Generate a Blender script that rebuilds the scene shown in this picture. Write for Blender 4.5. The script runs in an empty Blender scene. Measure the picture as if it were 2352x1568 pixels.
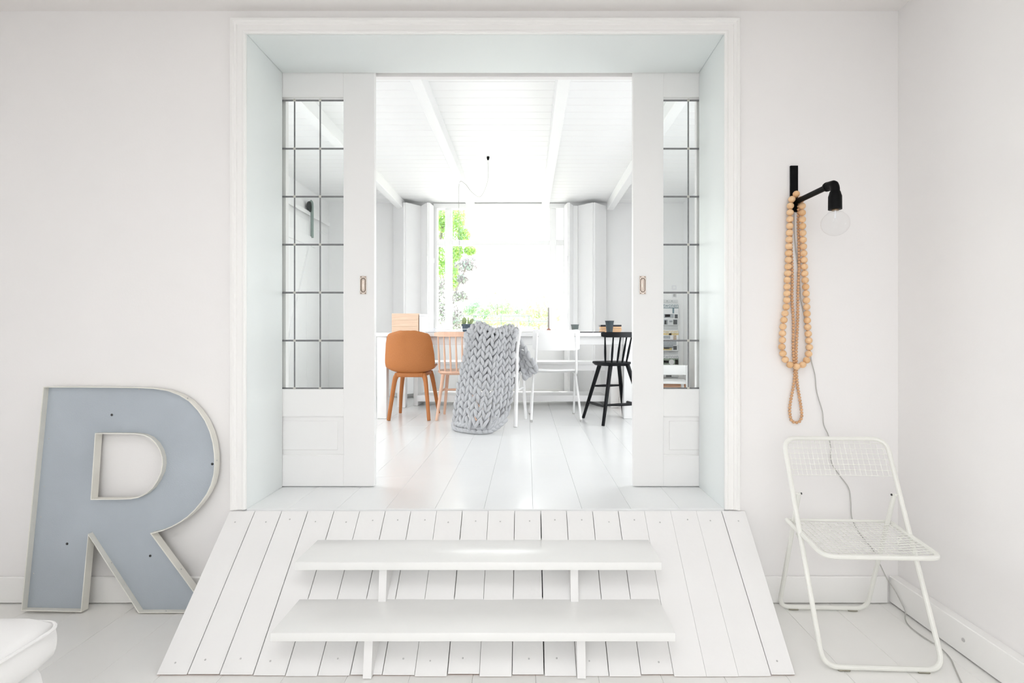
import bpy, bmesh, math, random
from mathutils import Vector, Matrix, Quaternion
from mathutils.geometry import tessellate_polygon

random.seed(7)
R = math.radians
SC = bpy.context.scene
COL = SC.collection

# ------------------------------------------------------------------ camera, world, lights, exposure
D = 2.40                 # distance camera -> wall with the opening (m)
S = D / 3.004            # measured depths are in units where that wall is 3.004 away
CZ = 1.1686              # camera height above the lower floor
ZU = 0.411               # upper (dining) floor level
F0 = 1568.0              # pixels
ZC_ROOF = CZ + 1.433     # near ceiling height

cam = bpy.data.cameras.new('camera')
cam.sensor_width = 36.0
cam.lens = F0 * S / 2352.0 * 36.0
cam.shift_x = -34.0 / 2352.0
cam.shift_y = -11.0 / 2352.0
cam.clip_start = 0.02
cam.clip_end = 300
camo = bpy.data.objects.new('camera', cam)
camo.location = (0, 0, CZ)
camo.rotation_euler = (R(90), 0, 0)
COL.objects.link(camo)
SC.camera = camo

W = bpy.data.worlds.new('sky')
SC.world = W
W.use_nodes = True
_bg = W.node_tree.nodes['Background']
_bg.inputs[0].default_value = (0.95, 0.975, 1.0, 1)
_bg.inputs[1].default_value = 3.2

def area_light(name, loc, rot, sx, sy, power, color=(1, 1, 1)):
    l = bpy.data.lights.new(name, 'AREA')
    l.shape = 'RECTANGLE'; l.size = sx; l.size_y = sy
    l.energy = power; l.color = color
    o = bpy.data.objects.new(name, l)
    o.location = loc; o.rotation_euler = rot
    COL.objects.link(o)
    return o

# daylight in the seen far window, plus fill lights in added unseen openings
area_light('fill_light_rear', (-0.25, -2.05, 1.95), (R(52), 0, 0), 2.3, 1.4, 3, (1.0, 0.985, 0.975))  # added fill from behind the camera, through an unseen opening
area_light('fill_light_overhead', (-0.15, 0.1, ZC_ROOF + 0.08), (R(8), 0, 0), 1.45, 1.05, 5.0, (1.0, 0.99, 0.985))  # added fill from above to lift the floor, source out of view
area_light('fill_light_dining_right', (2.10, 3.87, 1.62), (0, R(68), 0), 1.15, 1.7, 11, (0.97, 0.99, 1.0))  # added fill for the dining room, unseen on the right
area_light('fill_light_dining_left', (-2.62, 3.87, 1.62), (0, R(-68), 0), 1.15, 1.7, 10, (0.97, 0.99, 1.0))  # matching added fill on the unseen left side
area_light('daylight_dining_window', (-0.38, 7.06, 1.95), (R(-72), 0, 0), 1.5, 1.3, 10, (0.97, 0.99, 1.0))
sun = bpy.data.lights.new('sun', 'SUN'); sun.energy = 5.0; sun.angle = R(2); sun.color = (1, 0.97, 0.9)
suno = bpy.data.objects.new('sun', sun); suno.rotation_euler = (R(-20), 0, 0); suno.location = (0, 16, 14)
COL.objects.link(suno)

SC.view_settings.view_transform = 'Standard'
SC.view_settings.look = 'None'
SC.view_settings.exposure = 0.17
SC.view_settings.gamma = 1.0
SC.view_settings.use_curve_mapping = False
SC.cycles.use_adaptive_sampling = True
SC.cycles.adaptive_threshold = 0.1
SC.cycles.max_bounces = 7
SC.cycles.diffuse_bounces = 6
SC.cycles.glossy_bounces = 3
SC.cycles.transparent_max_bounces = 12
SC.cycles.caustics_reflective = False
SC.cycles.caustics_refractive = False

# ------------------------------------------------------------------ helpers
def A(px, py, d):
    """world point seen at photo pixel (px,py) at measured depth d"""
    return Vector(((px - 1210) / F0 * d, d * S, CZ - (py - 773) / F0 * d))

def srgb(r, g, b):
    def f(c):
        c /= 255.0
        return c / 12.92 if c <= 0.04045 else ((c + 0.055) / 1.055) ** 2.4
    return (f(r), f(g), f(b), 1.0)

MATS = {}
def mat(name, col, rough=0.5, var=0.03, scale=6.0, bump=0.0, bscale=40.0, metal=0.0, stretch=None, col2=None, spec=0.5, coat=0.0):
    m = bpy.data.materials.new(name); m.use_nodes = True
    nt = m.node_tree; b = nt.nodes['Principled BSDF']
    b.inputs['Roughness'].default_value = rough
    b.inputs['Metallic'].default_value = metal
    b.inputs['Specular IOR Level'].default_value = spec
    b.inputs['Coat Weight'].default_value = coat
    tc = nt.nodes.new('ShaderNodeTexCoord')
    mp = nt.nodes.new('ShaderNodeMapping')
    nt.links.new(tc.outputs['Object'], mp.inputs['Vector'])
    if stretch: mp.inputs['Scale'].default_value = stretch
    n = nt.nodes.new('ShaderNodeTexNoise'); n.inputs['Scale'].default_value = scale
    n.inputs['Detail'].default_value = 4
    nt.links.new(mp.outputs['Vector'], n.inputs['Vector'])
    r = nt.nodes.new('ShaderNodeValToRGB')
    c1 = srgb(*col)
    if col2 is None:
        a = [max(0, c * (1 - var)) for c in c1[:3]]; z = [min(1, c * (1 + var)) for c in c1[:3]]
    else:
        a = srgb(*col2)[:3]; z = c1[:3]
    r.color_ramp.elements[0].position = 0.3; r.color_ramp.elements[1].position = 0.7
    r.color_ramp.elements[0].color = (*a, 1); r.color_ramp.elements[1].color = (*z, 1)
    nt.links.new(n.outputs['Fac'], r.inputs['Fac'])
    nt.links.new(r.outputs['Color'], b.inputs['Base Color'])
    if bump:
        n2 = nt.nodes.new('ShaderNodeTexNoise'); n2.inputs['Scale'].default_value = bscale
        n2.inputs['Detail'].default_value = 3
        nt.links.new(mp.outputs['Vector'], n2.inputs['Vector'])
        bp = nt.nodes.new('ShaderNodeBump'); bp.inputs['Strength'].default_value = bump
        bp.inputs['Distance'].default_value = 0.004
        nt.links.new(n2.outputs['Fac'], bp.inputs['Height'])
        nt.links.new(bp.outputs['Normal'], b.inputs['Normal'])
    MATS[name] = m
    return m

def glass(name, tint=(1, 1, 1), refl=1.0, ior=1.45):
    m = bpy.data.materials.new(name); m.use_nodes = True
    nt = m.node_tree; nt.nodes.clear()
    o = nt.nodes.new('ShaderNodeOutputMaterial'); mx = nt.nodes.new('ShaderNodeMixShader')
    t = nt.nodes.new('ShaderNodeBsdfTransparent'); t.inputs[0].default_value = (*tint, 1)
    g = nt.nodes.new('ShaderNodeBsdfGlossy'); g.inputs['Roughness'].default_value = 0.0
    fr = nt.nodes.new('ShaderNodeLayerWeight'); fr.inputs[0].default_value = 0.5
    pw = nt.nodes.new('ShaderNodeMath'); pw.operation = 'POWER'; pw.inputs[1].default_value = 5.0
    mu = nt.nodes.new('ShaderNodeMath'); mu.operation = 'MULTIPLY_ADD'; mu.inputs[1].default_value = refl; mu.inputs[2].default_value = 0.03 * refl
    nt.links.new(fr.outputs['Facing'], pw.inputs[0]); nt.links.new(pw.outputs[0], mu.inputs[0]); nt.links.new(mu.outputs[0], mx.inputs[0])
    nt.links.new(t.outputs[0], mx.inputs[1]); nt.links.new(g.outputs[0], mx.inputs[2])
    nt.links.new(mx.outputs[0], o.inputs[0])
    MATS[name] = m
    return m

def leafmat(name, c, c2):
    m = mat(name, c, 0.6, col2=c2, scale=1.5)
    nt = m.node_tree; b = nt.nodes['Principled BSDF']
    b.inputs['Transmission Weight'].default_value = 0.0
    tr = nt.nodes.new('ShaderNodeBsdfTranslucent'); mx = nt.nodes.new('ShaderNodeMixShader'); mx.inputs[0].default_value = 0.45
    ramp = [n for n in nt.nodes if n.type == 'VALTORGB'][0]
    nt.links.new(ramp.outputs[0], tr.inputs[0])
    out = [n for n in nt.nodes if n.type == 'OUTPUT_MATERIAL'][0]
    nt.links.new(b.outputs[0], mx.inputs[1]); nt.links.new(tr.outputs[0], mx.inputs[2]); nt.links.new(mx.outputs[0], out.inputs[0])
    return m

mat('wall_paint', (240, 238, 237), 0.75, 0.008, 2.0, 0.05, 120)
mat('dining_paint', (247, 247, 247), 0.7, 0.008, 2.0, 0.04, 120)
mat('ceiling_paint', (238, 235, 233), 0.85, 0.01, 2.0, 0.04, 90)
mat('jamb_gloss', (229, 233, 232), 0.38, 0.008, 1.5, 0.03, 30, spec=0.35)
mat('trim_paint', (243, 242, 240), 0.4, 0.008, 3.0, 0.03, 60)
mat('door_paint', (238, 237, 236), 0.42, 0.008, 3.0, 0.03, 60)
mat('ramp_paint', (238, 237, 236), 0.42, 0.015, 5.0, 0.12, 45)
mat('step_paint', (240, 240, 238), 0.2, 0.012, 4.0, 0.05, 30)
mat('floor_paint', (240, 239, 236), 0.36, 0.02, 3.0, 0.06, 25)
mat('dining_floor', (237, 238, 238), 0.2, 0.012, 2.5, 0.05, 14)
mat('plank_ceiling', (245, 245, 245), 0.5, 0.012, 3.0, 0.06, 40)
mat('white_paint', (244, 244, 244), 0.4, 0.01, 5.0)
mat('window_white', (247, 247, 247), 0.4, 0.01, 5.0)
mat('raw_wood', (190, 150, 130), 0.8, 0.15, 30.0)
mat('screw_grey', (192, 191, 190), 0.5, 0.05, 50)
mat('letter_face', (180, 188, 196), 0.34, 0.09, 2.2, 0.22, 260, metal=0.2)
mat('letter_rim', (232, 230, 222), 0.5, 0.06, 8.0, 0.1, 60)
mat('dark_screw', (55, 55, 55), 0.5)
mat('slipcover', (237, 236, 235), 0.95, 0.015, 5.0, 0.12, 220)
mat('black_metal', (6, 6, 7), 0.5, 0.05, 20, spec=0.12)
mat('bead_light', (232, 190, 145), 0.6, col2=(243, 207, 165), scale=14, stretch=(1, 1, 3))
mat('bead_tan', (222, 176, 128), 0.6, col2=(238, 198, 152), scale=14)
mat('bead_small', (206, 160, 118), 0.6, col2=(220, 178, 138), scale=20)
mat('string', (226, 196, 160), 0.8)
mat('cord_grey', (186, 185, 181), 0.6)
mat('brass', (150, 130, 105), 0.3, metal=0.9)
mat('chair_enamel', (234, 234, 228), 0.38, 0.03, 9.0, 0.05, 60)
mat('rubber', (150, 146, 132), 0.8)
mat('orange_plastic', (188, 120, 64), 0.55, col2=(172, 104, 50), scale=320.0, bump=0.1, bscale=300)
mat('pink_wood', (229, 186, 160), 0.5, col2=(237, 199, 174), scale=8.0, stretch=(6, 6, 1))
mat('black_wood', (12, 14, 18), 0.42, 0.2, 10, spec=0.2)
mat('wool', (186, 187, 190), 1.0, 0.04, 60.0, 0.3, 300)
mat('oak', (226, 194, 168), 0.5, col2=(238, 212, 188), scale=7.0, stretch=(1, 6, 9))
mat('light_wood', (214, 174, 136), 0.6, col2=(226, 188, 152), scale=7.0, stretch=(6, 6, 1))
mat('lead', (128, 128, 130), 0.45, 0.1, 40, metal=0.3)
mat('solder', (205, 203, 196), 0.4, 0.05, 60, metal=0.3)
mat('nickel', (222, 210, 200), 0.25, 0.06, 40, metal=0.85)
mat('nickel_dark', (120, 104, 92), 0.3, 0.06, 40, metal=0.8)
mat('anthracite', (58, 68, 74), 0.5, 0.1, 30, 0.1, 60)
mat('sage_cup', (112, 122, 122), 0.55, 0.1, 30)
mat('pot_grey', (70, 84, 98), 0.5, 0.06, 20)
mat('white_china', (240, 240, 243), 0.25, 0.01, 5)
mat('cactus', (150, 166, 118), 0.7, 0.12, 60, 0.3, 90)
mat('candle', (158, 150, 148), 0.6, 0.05, 20)
mat('glass_brown', (176, 130, 112), 0.3, 0.05, 20)
mat('placemat', (196, 166, 152), 0.7, 0.05, 40)
mat('black_slate', (28, 28, 36), 0.45, 0.1, 20)
mat('book_paper', (240, 206, 165), 0.8, col2=(228, 188, 140), scale=30, stretch=(1, 1, 8))
mat('black_pad', (30, 30, 36), 0.8, 0.1, 20)
mat('steel', (150, 165, 160), 0.3, 0.05, 20, metal=0.8)
mat('black_rubber', (40, 46, 46), 0.6)
mat('paper', (236, 237, 238), 0.6, 0.02, 20)
mat('print_teal', (120, 142, 150), 0.6, 0.3, 90)
mat('print_dark', (78, 82, 86), 0.6, 0.5, 120)
mat('print_grey', (170, 175, 180), 0.6, 0.25, 110)
mat('print_yellow', (226, 202, 142), 0.6, 0.25, 90)
mat('print_green', (150, 165, 150), 0.6, 0.25, 90)
mat('print_beige', (188, 170, 150), 0.6, 0.35, 90)
mat('copper_wood', (206, 160, 128), 0.6, 0.06, 12, stretch=(1, 1, 6))
mat('lawn', (206, 206, 160), 0.9, col2=(196, 202, 140), scale=0.6)
mat('neutral_ground', (138, 140, 143), 0.9, 0.08, 5.0)  # neutral grey so the unseen ground bounces little tinted light
mat('terrace', (206, 204, 200), 0.9, 0.06, 2.0)
mat('bark', (150, 142, 138), 0.9, 0.2, 12)
mat('rail_metal', (112, 128, 122), 0.5, 0.05, 20)
leafmat('leaf_lime', (200, 224, 136), (170, 208, 120))  # leaf tones lightened: overexposure put into the colour
leafmat('leaf_pale', (168, 204, 168), (188, 216, 158))
leafmat('leaf_plum', (160, 150, 158), (130, 132, 130))
leafmat('leaf_far', (178, 204, 198), (186, 208, 176))  # far leaves paled, haze and overexposure put into their colour
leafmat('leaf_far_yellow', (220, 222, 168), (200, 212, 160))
glass('pane_glass', (0.985, 0.995, 0.99), 0.55)
glass('bulb_glass', (0.985, 0.987, 0.987), 0.45)
glass('acrylic', (0.965, 0.97, 0.972), 0.7)

class MB:
    def __init__(s): s.v = []; s.f = []; s.m = []
    def add(s, verts, faces, mi=0):
        o = len(s.v); s.v += [Vector(p) for p in verts]
        s.f += [tuple(i + o for i in f) for f in faces]; s.m += [mi] * len(faces)
        return s
    def bm(s, b, mi=0, M=None):
        b.verts.index_update()
        vs = [(M @ v.co) if M else v.co.copy() for v in b.verts]
        s.add(vs, [[v.index for v in f.verts] for f in b.faces], mi); b.free(); return s
    def box(s, x0, x1, y0, y1, z0, z1, bev=0.0, mi=0, M=None, seg=1):
        b = bmesh.new(); bmesh.ops.create_cube(b, size=1.0)
        for v in b.verts:
            v.co = Vector((x0 + (v.co.x + .5) * (x1 - x0), y0 + (v.co.y + .5) * (y1 - y0), z0 + (v.co.z + .5) * (z1 - z0)))
        if bev:
            bmesh.ops.bevel(b, geom=b.edges[:], offset=bev, segments=seg, profile=0.5, affect='EDGES')
        return s.bm(b, mi, M)
    def tube(s, pts, r, n=8, closed=False, mi=0, ell=None):
        pts = [Vector(p) for p in pts]; N = len(pts)
        rs = r if isinstance(r, (list, tuple)) else [r] * N
        T = []
        for i in range(N):
            a = pts[(i - 1) % N] if (closed or i > 0) else pts[i]
            b = pts[(i + 1) % N] if (closed or i < N - 1) else pts[i]
            T.append((b - a).normalized())
        up = Vector((0, 0, 1))
        if abs(T[0].dot(up)) > 0.9: up = Vector((1, 0, 0))
        nrm = (up - T[0] * up.dot(T[0])).normalized()
        vs = []
        for i in range(N):
            if i: nrm = (nrm - T[i] * nrm.dot(T[i])).normalized()
            bn = T[i].cross(nrm)
            e = ell or (1, 1)
            for k in range(n):
                a = 2 * math.pi * k / n
                vs.append(pts[i] + nrm * math.cos(a) * rs[i] * e[0] + bn * math.sin(a) * rs[i] * e[1])
        fs = []
        M_ = N if closed else N - 1
        for i in range(M_):
            j = (i + 1) % N
            for k in range(n):
                k2 = (k + 1) % n
                fs.append((i * n + k, i * n + k2, j * n + k2, j * n + k))
        if not closed:
            fs.append(tuple(reversed(range(n)))); fs.append(tuple((N - 1) * n + k for k in range(n)))
        return s.add(vs, fs, mi)
    def lathe(s, prof, c=(0, 0, 0), n=20, mi=0, M=None):
        vs = []; fs = []; c = Vector(c)
        for (r, z) in prof:
            for k in range(n):
                a = 2 * math.pi * k / n
                p = Vector((r * math.cos(a), r * math.sin(a), z))
                vs.append((M @ p if M else p) + c)
        for i in range(len(prof) - 1):
            for k in range(n):
                k2 = (k + 1) % n
                fs.append((i * n + k, i * n + k2, (i + 1) * n + k2, (i + 1) * n + k))
        if prof[0][0] > 1e-5: fs.append(tuple(reversed(range(n))))
        if prof[-1][0] > 1e-5: fs.append(tuple((len(prof) - 1) * n + k for k in range(n)))
        return s.add(vs, fs, mi)
    def ball(s, c, rx, ry=None, rz=None, M=None, n=10, m=6, mi=0):
        ry = ry or rx; rz = rz or rx; c = Vector(c); vs = []; fs = []
        vs.append(Vector((0, 0, -rz)))
        for i in range(1, m):
            t = math.pi * i / m
            for k in range(n):
                a = 2 * math.pi * k / n
                vs.append(Vector((rx * math.sin(t) * math.cos(a), ry * math.sin(t) * math.sin(a), -rz * math.cos(t))))
        vs.append(Vector((0, 0, rz)))
        for k in range(n): fs.append((0, 1 + (k + 1) % n, 1 + k))
        for i in range(m - 2):
            for k in range(n):
                k2 = (k + 1) % n; a = 1 + i * n
                fs.append((a + k, a + k2, a + n + k2, a + n + k))
        l = len(vs) - 1; a = 1 + (m - 2) * n
        for k in range(n): fs.append((a + k, a + (k + 1) % n, l))
        if M is not None: vs = [M @ v for v in vs]
        return s.add([v + c for v in vs], fs, mi)
    def prism(s, poly, vec, mi=0):
        """closed polygon (3d pts) extruded by vec"""
        n = len(poly); vec = Vector(vec); p = [Vector(q) for q in poly]
        vs = p + [q + vec for q in p]
        fs = [tuple(reversed(range(n))), tuple(range(n, 2 * n))]
        fs += [(i, (i + 1) % n, n + (i + 1) % n, n + i) for i in range(n)]
        s.add(vs, fs, mi)
        return s
    def shell(s, fn, nu, nv, t, mi=0):
        P = [[Vector(fn(i / nu, j / nv)) for j in range(nv + 1)] for i in range(nu + 1)]
        a = []; b = []
        for i in range(nu + 1):
            for j in range(nv + 1):
                du = P[min(i + 1, nu)][j] - P[max(i - 1, 0)][j]; dv = P[i][min(j + 1, nv)] - P[i][max(j - 1, 0)]
                n = du.cross(dv)
                n = n.normalized() if n.length > 1e-9 else Vector((0, 0, 1))
                a.append(P[i][j] + n * t / 2); b.append(P[i][j] - n * t / 2)
        k = nv + 1; o = len(a); fs = []
        for i in range(nu):
            for j in range(nv):
                q = (i * k + j, (i + 1) * k + j, (i + 1) * k + j + 1, i * k + j + 1)
                fs.append(q); fs.append(tuple(reversed([x + o for x in q])))
        bd = [i * k for i in range(nu + 1)] + [nu * k + j for j in range(1, nv + 1)] + [i * k + nv for i in range(nu - 1, -1, -1)] + [j for j in range(nv - 1, 0, -1)]
        for x, y in zip(bd, bd[1:] + bd[:1]): fs.append((y, x, x + o, y + o))
        return s.add(a + b, fs, mi)

BASE = {}
def to_mesh(name, mb, mats, origin, smooth=35):
    me = bpy.data.meshes.new(name)
    me.from_pydata([tuple(v - origin) for v in mb.v], [], mb.f)
    for m in (mats if isinstance(mats, (list, tuple)) else [mats]):
        me.materials.append(MATS[m])
    me.polygons.foreach_set('material_index', mb.m)
    bm = bmesh.new(); bm.from_mesh(me); bmesh.ops.recalc_face_normals(bm, faces=bm.faces[:]); bm.to_mesh(me); bm.free()
    if smooth:
        me.shade_smooth(); me.set_sharp_from_angle(angle=R(smooth))
    me.update()
    return me

def tag(o, label=None, cat=None, group=None, kind=None):
    if label: o['label'] = label
    if cat: o['category'] = cat
    if group: o['group'] = group
    if kind: o['kind'] = kind
    return o

def obj(name, mb, mats, parent=None, smooth=35, label=None, kind=None):
    xs = [v.x for v in mb.v]; ys = [v.y for v in mb.v]; zs = [v.z for v in mb.v]
    org = Vector(((min(xs) + max(xs)) / 2, (min(ys) + max(ys)) / 2, min(zs)))
    me = to_mesh(name, mb, mats, org, smooth)
    o = bpy.data.objects.new(name, me); COL.objects.link(o)
    if parent: o.parent = parent; o.location = org - BASE[parent]
    else: o.location = org
    BASE[o] = org
    if label: o['label'] = label
    if kind: o['kind'] = kind
    return o

def inst(name, me, parent, loc, rot=None, scale=None):
    o = bpy.data.objects.new(name, me); COL.objects.link(o)
    loc = Vector(loc)
    o.parent = parent; o.location = loc - BASE[parent] if parent else loc
    if rot is not None: o.rotation_euler = rot
    if scale is not None: o.scale = scale
    BASE[o] = loc
    return o

def thing(name, loc, label, cat, group=None, rotz=0.0, local=False, kind=None):
    o = bpy.data.objects.new(name, None); COL.objects.link(o)
    o.empty_display_size = 0.1
    o.location = loc; o.rotation_euler = (0, 0, rotz)
    BASE[o] = Vector((0, 0, 0)) if local else Vector(loc)
    return tag(o, label, cat, group, kind)

def struct(name, mb, m, label, cat, smooth=35):
    o = obj(name, mb, m, None, smooth)
    return tag(o, label, cat, None, 'structure')

def cr(pts, k=6, closed=False):
    P = [Vector(p) for p in pts]; n = len(P); out = []
    rng = range(n) if closed else range(n - 1)
    for i in rng:
        p1 = P[i]; p2 = P[(i + 1) % n]
        p0 = P[(i - 1) % n] if (closed or i > 0) else p1 * 2 - p2
        p3 = P[(i + 2) % n] if (closed or i < n - 2) else p2 * 2 - p1
        for j in range(k):
            t = j / k
            out.append(0.5 * ((2 * p1) + (p2 - p0) * t + (2 * p0 - 5 * p1 + 4 * p2 - p3) * t * t + (3 * p1 - p0 - 3 * p2 + p3) * t ** 3))
    if not closed: out.append(P[-1])
    return out

def fillet(pts, r, k=5, closed=False):
    """round the corners of a polyline"""
    P = [Vector(p) for p in pts]; n = len(P); out = []
    for i in range(n):
        if not closed and i in (0, n - 1): out.append(P[i]); continue
        a = (P[(i - 1) % n] - P[i]); b = (P[(i + 1) % n] - P[i])
        rr = min(r, a.length * .49, b.length * .49)
        p = P[i] + a.normalized() * rr; q = P[i] + b.normalized() * rr
        for j in range(k + 1):
            t = j / k
            out.append(p * (1 - t) ** 2 + P[i] * 2 * t * (1 - t) + q * t * t)
    return out

def resample(pts, step):
    P = [Vector(p) for p in pts]; out = [P[0]]; acc = 0.0
    for a, b in zip(P, P[1:]):
        L = (b - a).length
        if L < 1e-9: continue
        t = step - acc
        while t <= L:
            out.append(a.lerp(b, t / L)); t += step
        acc = L - (t - step)
    return out

def lerp(a, b, t): return a + (b - a) * t
def curve1(tbl, x):
    for (x0, y0), (x1, y1) in zip(tbl, tbl[1:]):
        if x <= x1: return y0 + (y1 - y0) * max(0, (x - x0)) / (x1 - x0)
    return tbl[-1][1]

# ------------------------------------------------------------------ near room: shell
YW = D                                  # face of the wall with the opening
OXL, OXR = -1.232, 0.868                # opening sides
OZT = CZ + 1.328                        # underside of the head lining
ZC = CZ + 1.433                         # near ceiling
YJ = 3.44 * S                           # back end of the deep lining
YP = 3.49 * S                           # back of the door pocket
YK = 3.53 * S                           # dining face of the wall
XR = 1.634
XL = -2.62
YB = -1.80
LT = 0.02                               # lining thickness

mb = MB()
XDL_ = -2.75
mb.box(XDL_ - .1, OXL - LT, YW, YJ, -0.05, 2.9)
mb.box(OXR + LT, 2.3, YW, YJ, -0.05, 2.9)
mb.box(OXL - LT, OXR + LT, YW, YJ, OZT + LT, 2.9)
mb.box(OXL - LT, OXR + LT, YW + .001, YJ, -0.05, ZU - 0.03)
mb.box(XDL_ - .1, -1.85, YJ, YP, -0.05, 2.9); mb.box(1.50, 2.3, YJ, YP, -0.05, 2.9)
mb.box(-1.85, 1.50, YJ, YP, OZT + 0.035, 2.9)
mb.box(XDL_ - .1, OXL, YP, YK, -0.05, 2.9); mb.box(OXR, 2.3, YP, YK, -0.05, 2.9)
mb.box(OXL, OXR, YP, YK, OZT, 2.9)
struct('wall_back', mb, 'wall_paint', 'white plaster wall around the wide opening', 'wall')

mb = MB(); mb.box(XR, XR + 0.1, YB, YW, -0.05, 2.9)
struct('wall_right', mb, 'wall_paint', 'plain white side wall behind the folding chair', 'wall')
mb = MB(); mb.box(XL - .1, XL, YB, YW, -0.05, 2.9)
struct('wall_left', mb, 'wall_paint', 'plain white wall left of the letter', 'wall')
mb = MB()
mb.box(XL - .1, -1.45, YB - .1, YB, -0.05, 2.9); mb.box(0.95, XR + .1, YB - .1, YB, -0.05, 2.9)
mb.box(-1.45, 0.95, YB - .1, YB, -0.05, 0.72); mb.box(-1.45, 0.95, YB - .1, YB, 2.52, 2.9)  # unseen opening added to light the near room
struct('wall_rear', mb, 'wall_paint', 'white wall behind the camera, with a wide opening added for light', 'wall')
mb = MB()                                # overhead opening added out of view to brighten the floor
mb.box(XL - .1, XR + .1, 0.65, YW + .02, ZC, ZC + 0.1); mb.box(XL - .1, XR + .1, YB - .1, -0.45, ZC, ZC + 0.1)
mb.box(XL - .1, -0.90, -0.45, 0.65, ZC, ZC + 0.1); mb.box(0.60, XR + .1, -0.45, 0.65, ZC, ZC + 0.1)
struct('ceiling', mb, 'ceiling_paint', 'pale plaster ceiling of the near room', 'ceiling')

def floor_boards(name, x0, x1, y0, y1, z, th, pitch, xoff, m, label, cuts, gap=0.0022):
    mb = MB(); mb.box(x0, x1, y0, y1, z - th - 0.03, z - th - 0.004)
    fl = struct(name, mb, m, label, 'floor')
    k0 = math.floor((x0 - xoff) / pitch)
    k = k0; xs = []
    while xoff + k * pitch < x1:
        a = max(x0, xoff + k * pitch + gap / 2); b = min(x1, xoff + (k + 1) * pitch - gap / 2)
        if b - a > 0.02:
            ys = [y0] + [c for c in cuts(k) if y0 < c < y1] + [y1]
            for ya, yb in zip(ys, ys[1:]):
                dz = random.uniform(-0.0007, 0)
                q = MB(); q.box(a, b, ya + gap / 2, yb - gap / 2, z - th, z + dz, 0.0009)
                obj('floor_board', q, m, fl)
        k += 1
    return fl
floor_boards('floor', XL, XR, YB, YW, 0.0, 0.02, 0.216, 0.03, 'floor_paint', 'pale grey painted board floor of the near room',
             lambda k: [[0.7], [1.5], [0.2], [1.9]][k % 4], 0.0007)

# skirting boards
mb = MB(); mb.box(XL, -1.31, YW - 0.016, YW, 0.004, 0.117, 0.003)
struct('baseboard_back_left', mb, 'trim_paint', 'white skirting board behind the letter', 'skirting')
mb = MB(); mb.box(0.97, XR - 0.055, YW - 0.016, YW, 0.004, 0.119, 0.003)
struct('baseboard_back_right', mb, 'trim_paint', 'white skirting board behind the folding chair', 'skirting')
mb = MB(); mb.box(XR - 0.042, XR, YB, YW - 0.001, 0.006, 0.120, 0.003)
bbr = struct('baseboard_right', mb, 'trim_paint', 'thick white skirting board along the side wall', 'skirting')
q = A(2213, 1469, 1.0); dd = (XR - 0.042) / ((2213 - 1210) / F0)
q = A(2213, 1469, dd)
mb = MB(); mb.lathe([(0, 0), (0.0075, 0), (0.006, 0.003), (0, 0.003)], (XR - 0.042, q.y, q.z), 12, M=Matrix.Rotation(R(-90), 4, 'Y'))
obj('screw', mb, 'screw_grey', bbr, label='grey screw head in the skirting')
struct('baseboard_left', MB().box(XL, XL + 0.016, YB, YW - .02, 0.004, 0.117, 0.003), 'trim_paint', 'white skirting board along the left wall', 'skirting')

# deep lining of the opening
mb = MB(); mb.box(OXL - LT + .001, OXL, YW - 0.002, YJ, ZU, OZT + LT, 0.001)
struct('trim_1', mb, 'jamb_gloss', 'glossy pale lining board, left side of the opening', 'lining')
mb = MB(); mb.box(OXR, OXR + LT - .001, YW - 0.002, YJ, ZU, OZT + LT, 0.001)
struct('trim_2', mb, 'jamb_gloss', 'glossy pale lining board, right side of the opening', 'lining')
mb = MB(); mb.box(OXL + .0008, OXR - .0008, YW - 0.002, YJ, OZT, OZT + LT - .001, 0.001)
struct('trim_3', mb, 'jamb_gloss', 'glossy pale lining board across the top of the opening', 'lining')

# moulded casing: a profile swept round the opening with mitred corners, three boards
prof = [(0.0, 0.0), (0.0, 0.014), (0.004, 0.018), (0.010, 0.018), (0.013, 0.015), (0.034, 0.015), (0.037, 0.020), (0.046, 0.021), (0.050, 0.026), (0.060, 0.026), (0.062, 0.023), (0.062, 0.0)]
def casing(p, q, outp, outq, name, label):
    n = len(prof); vs = []
    for (u, v) in prof: vs.append(Vector((p[0] + outp[0] * u, YW - v, p[1] + outp[1] * u)))
    for (u, v) in prof: vs.append(Vector((q[0] + outq[0] * u, YW - v, q[1] + outq[1] * u)))
    m = MB(); m.add(vs, [(i, (i + 1) % n, n + (i + 1) % n, n + i) for i in range(n)] + [tuple(range(n)), tuple(reversed(range(n, 2 * n)))])
    struct(name, m, 'trim_paint', label, 'casing', 25)
casing((OXL, ZU + .002), (OXL, OZT), (-1, 0), (-1, 1), 'trim_4', 'moulded white casing, left of the opening')
casing((OXR, ZU + .002), (OXR, OZT), (1, 0), (1, 1), 'trim_5', 'moulded white casing, right of the opening')
casing((OXL, OZT), (OXR, OZT), (-1, 1), (1, 1), 'trim_6', 'moulded white casing, above the opening')

# ------------------------------------------------------------------ dining room: shell
DB = 8.60                              # far wall (measured depth)
YF = DB * S
KX = DB / F0
ZCD = CZ + (773 - 466) * KX            # dining ceiling
XDL = (755 - 1210) * KX
XDR = (1569 - 1210) * KX
floor_boards('floor_dining', XDL - .1, XDR + .1, YW + 0.004, YF, ZU, 0.02, 0.216, 0.027, 'dining_floor', 'glossy white painted board floor of the dining room',
             lambda k: [[3.55], [4.6], [2.95, 5.3], [4.1], [3.2], [4.95]][k % 6], 0.0006)
mb = MB(); mb.box(OXL, OXR, YW - 0.002, YW + 0.004, ZU - 0.05, ZU - 0.001, 0.001)
struct('trim_7', mb, 'dining_floor', 'white edge strip of the raised floor', 'edging')

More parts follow.
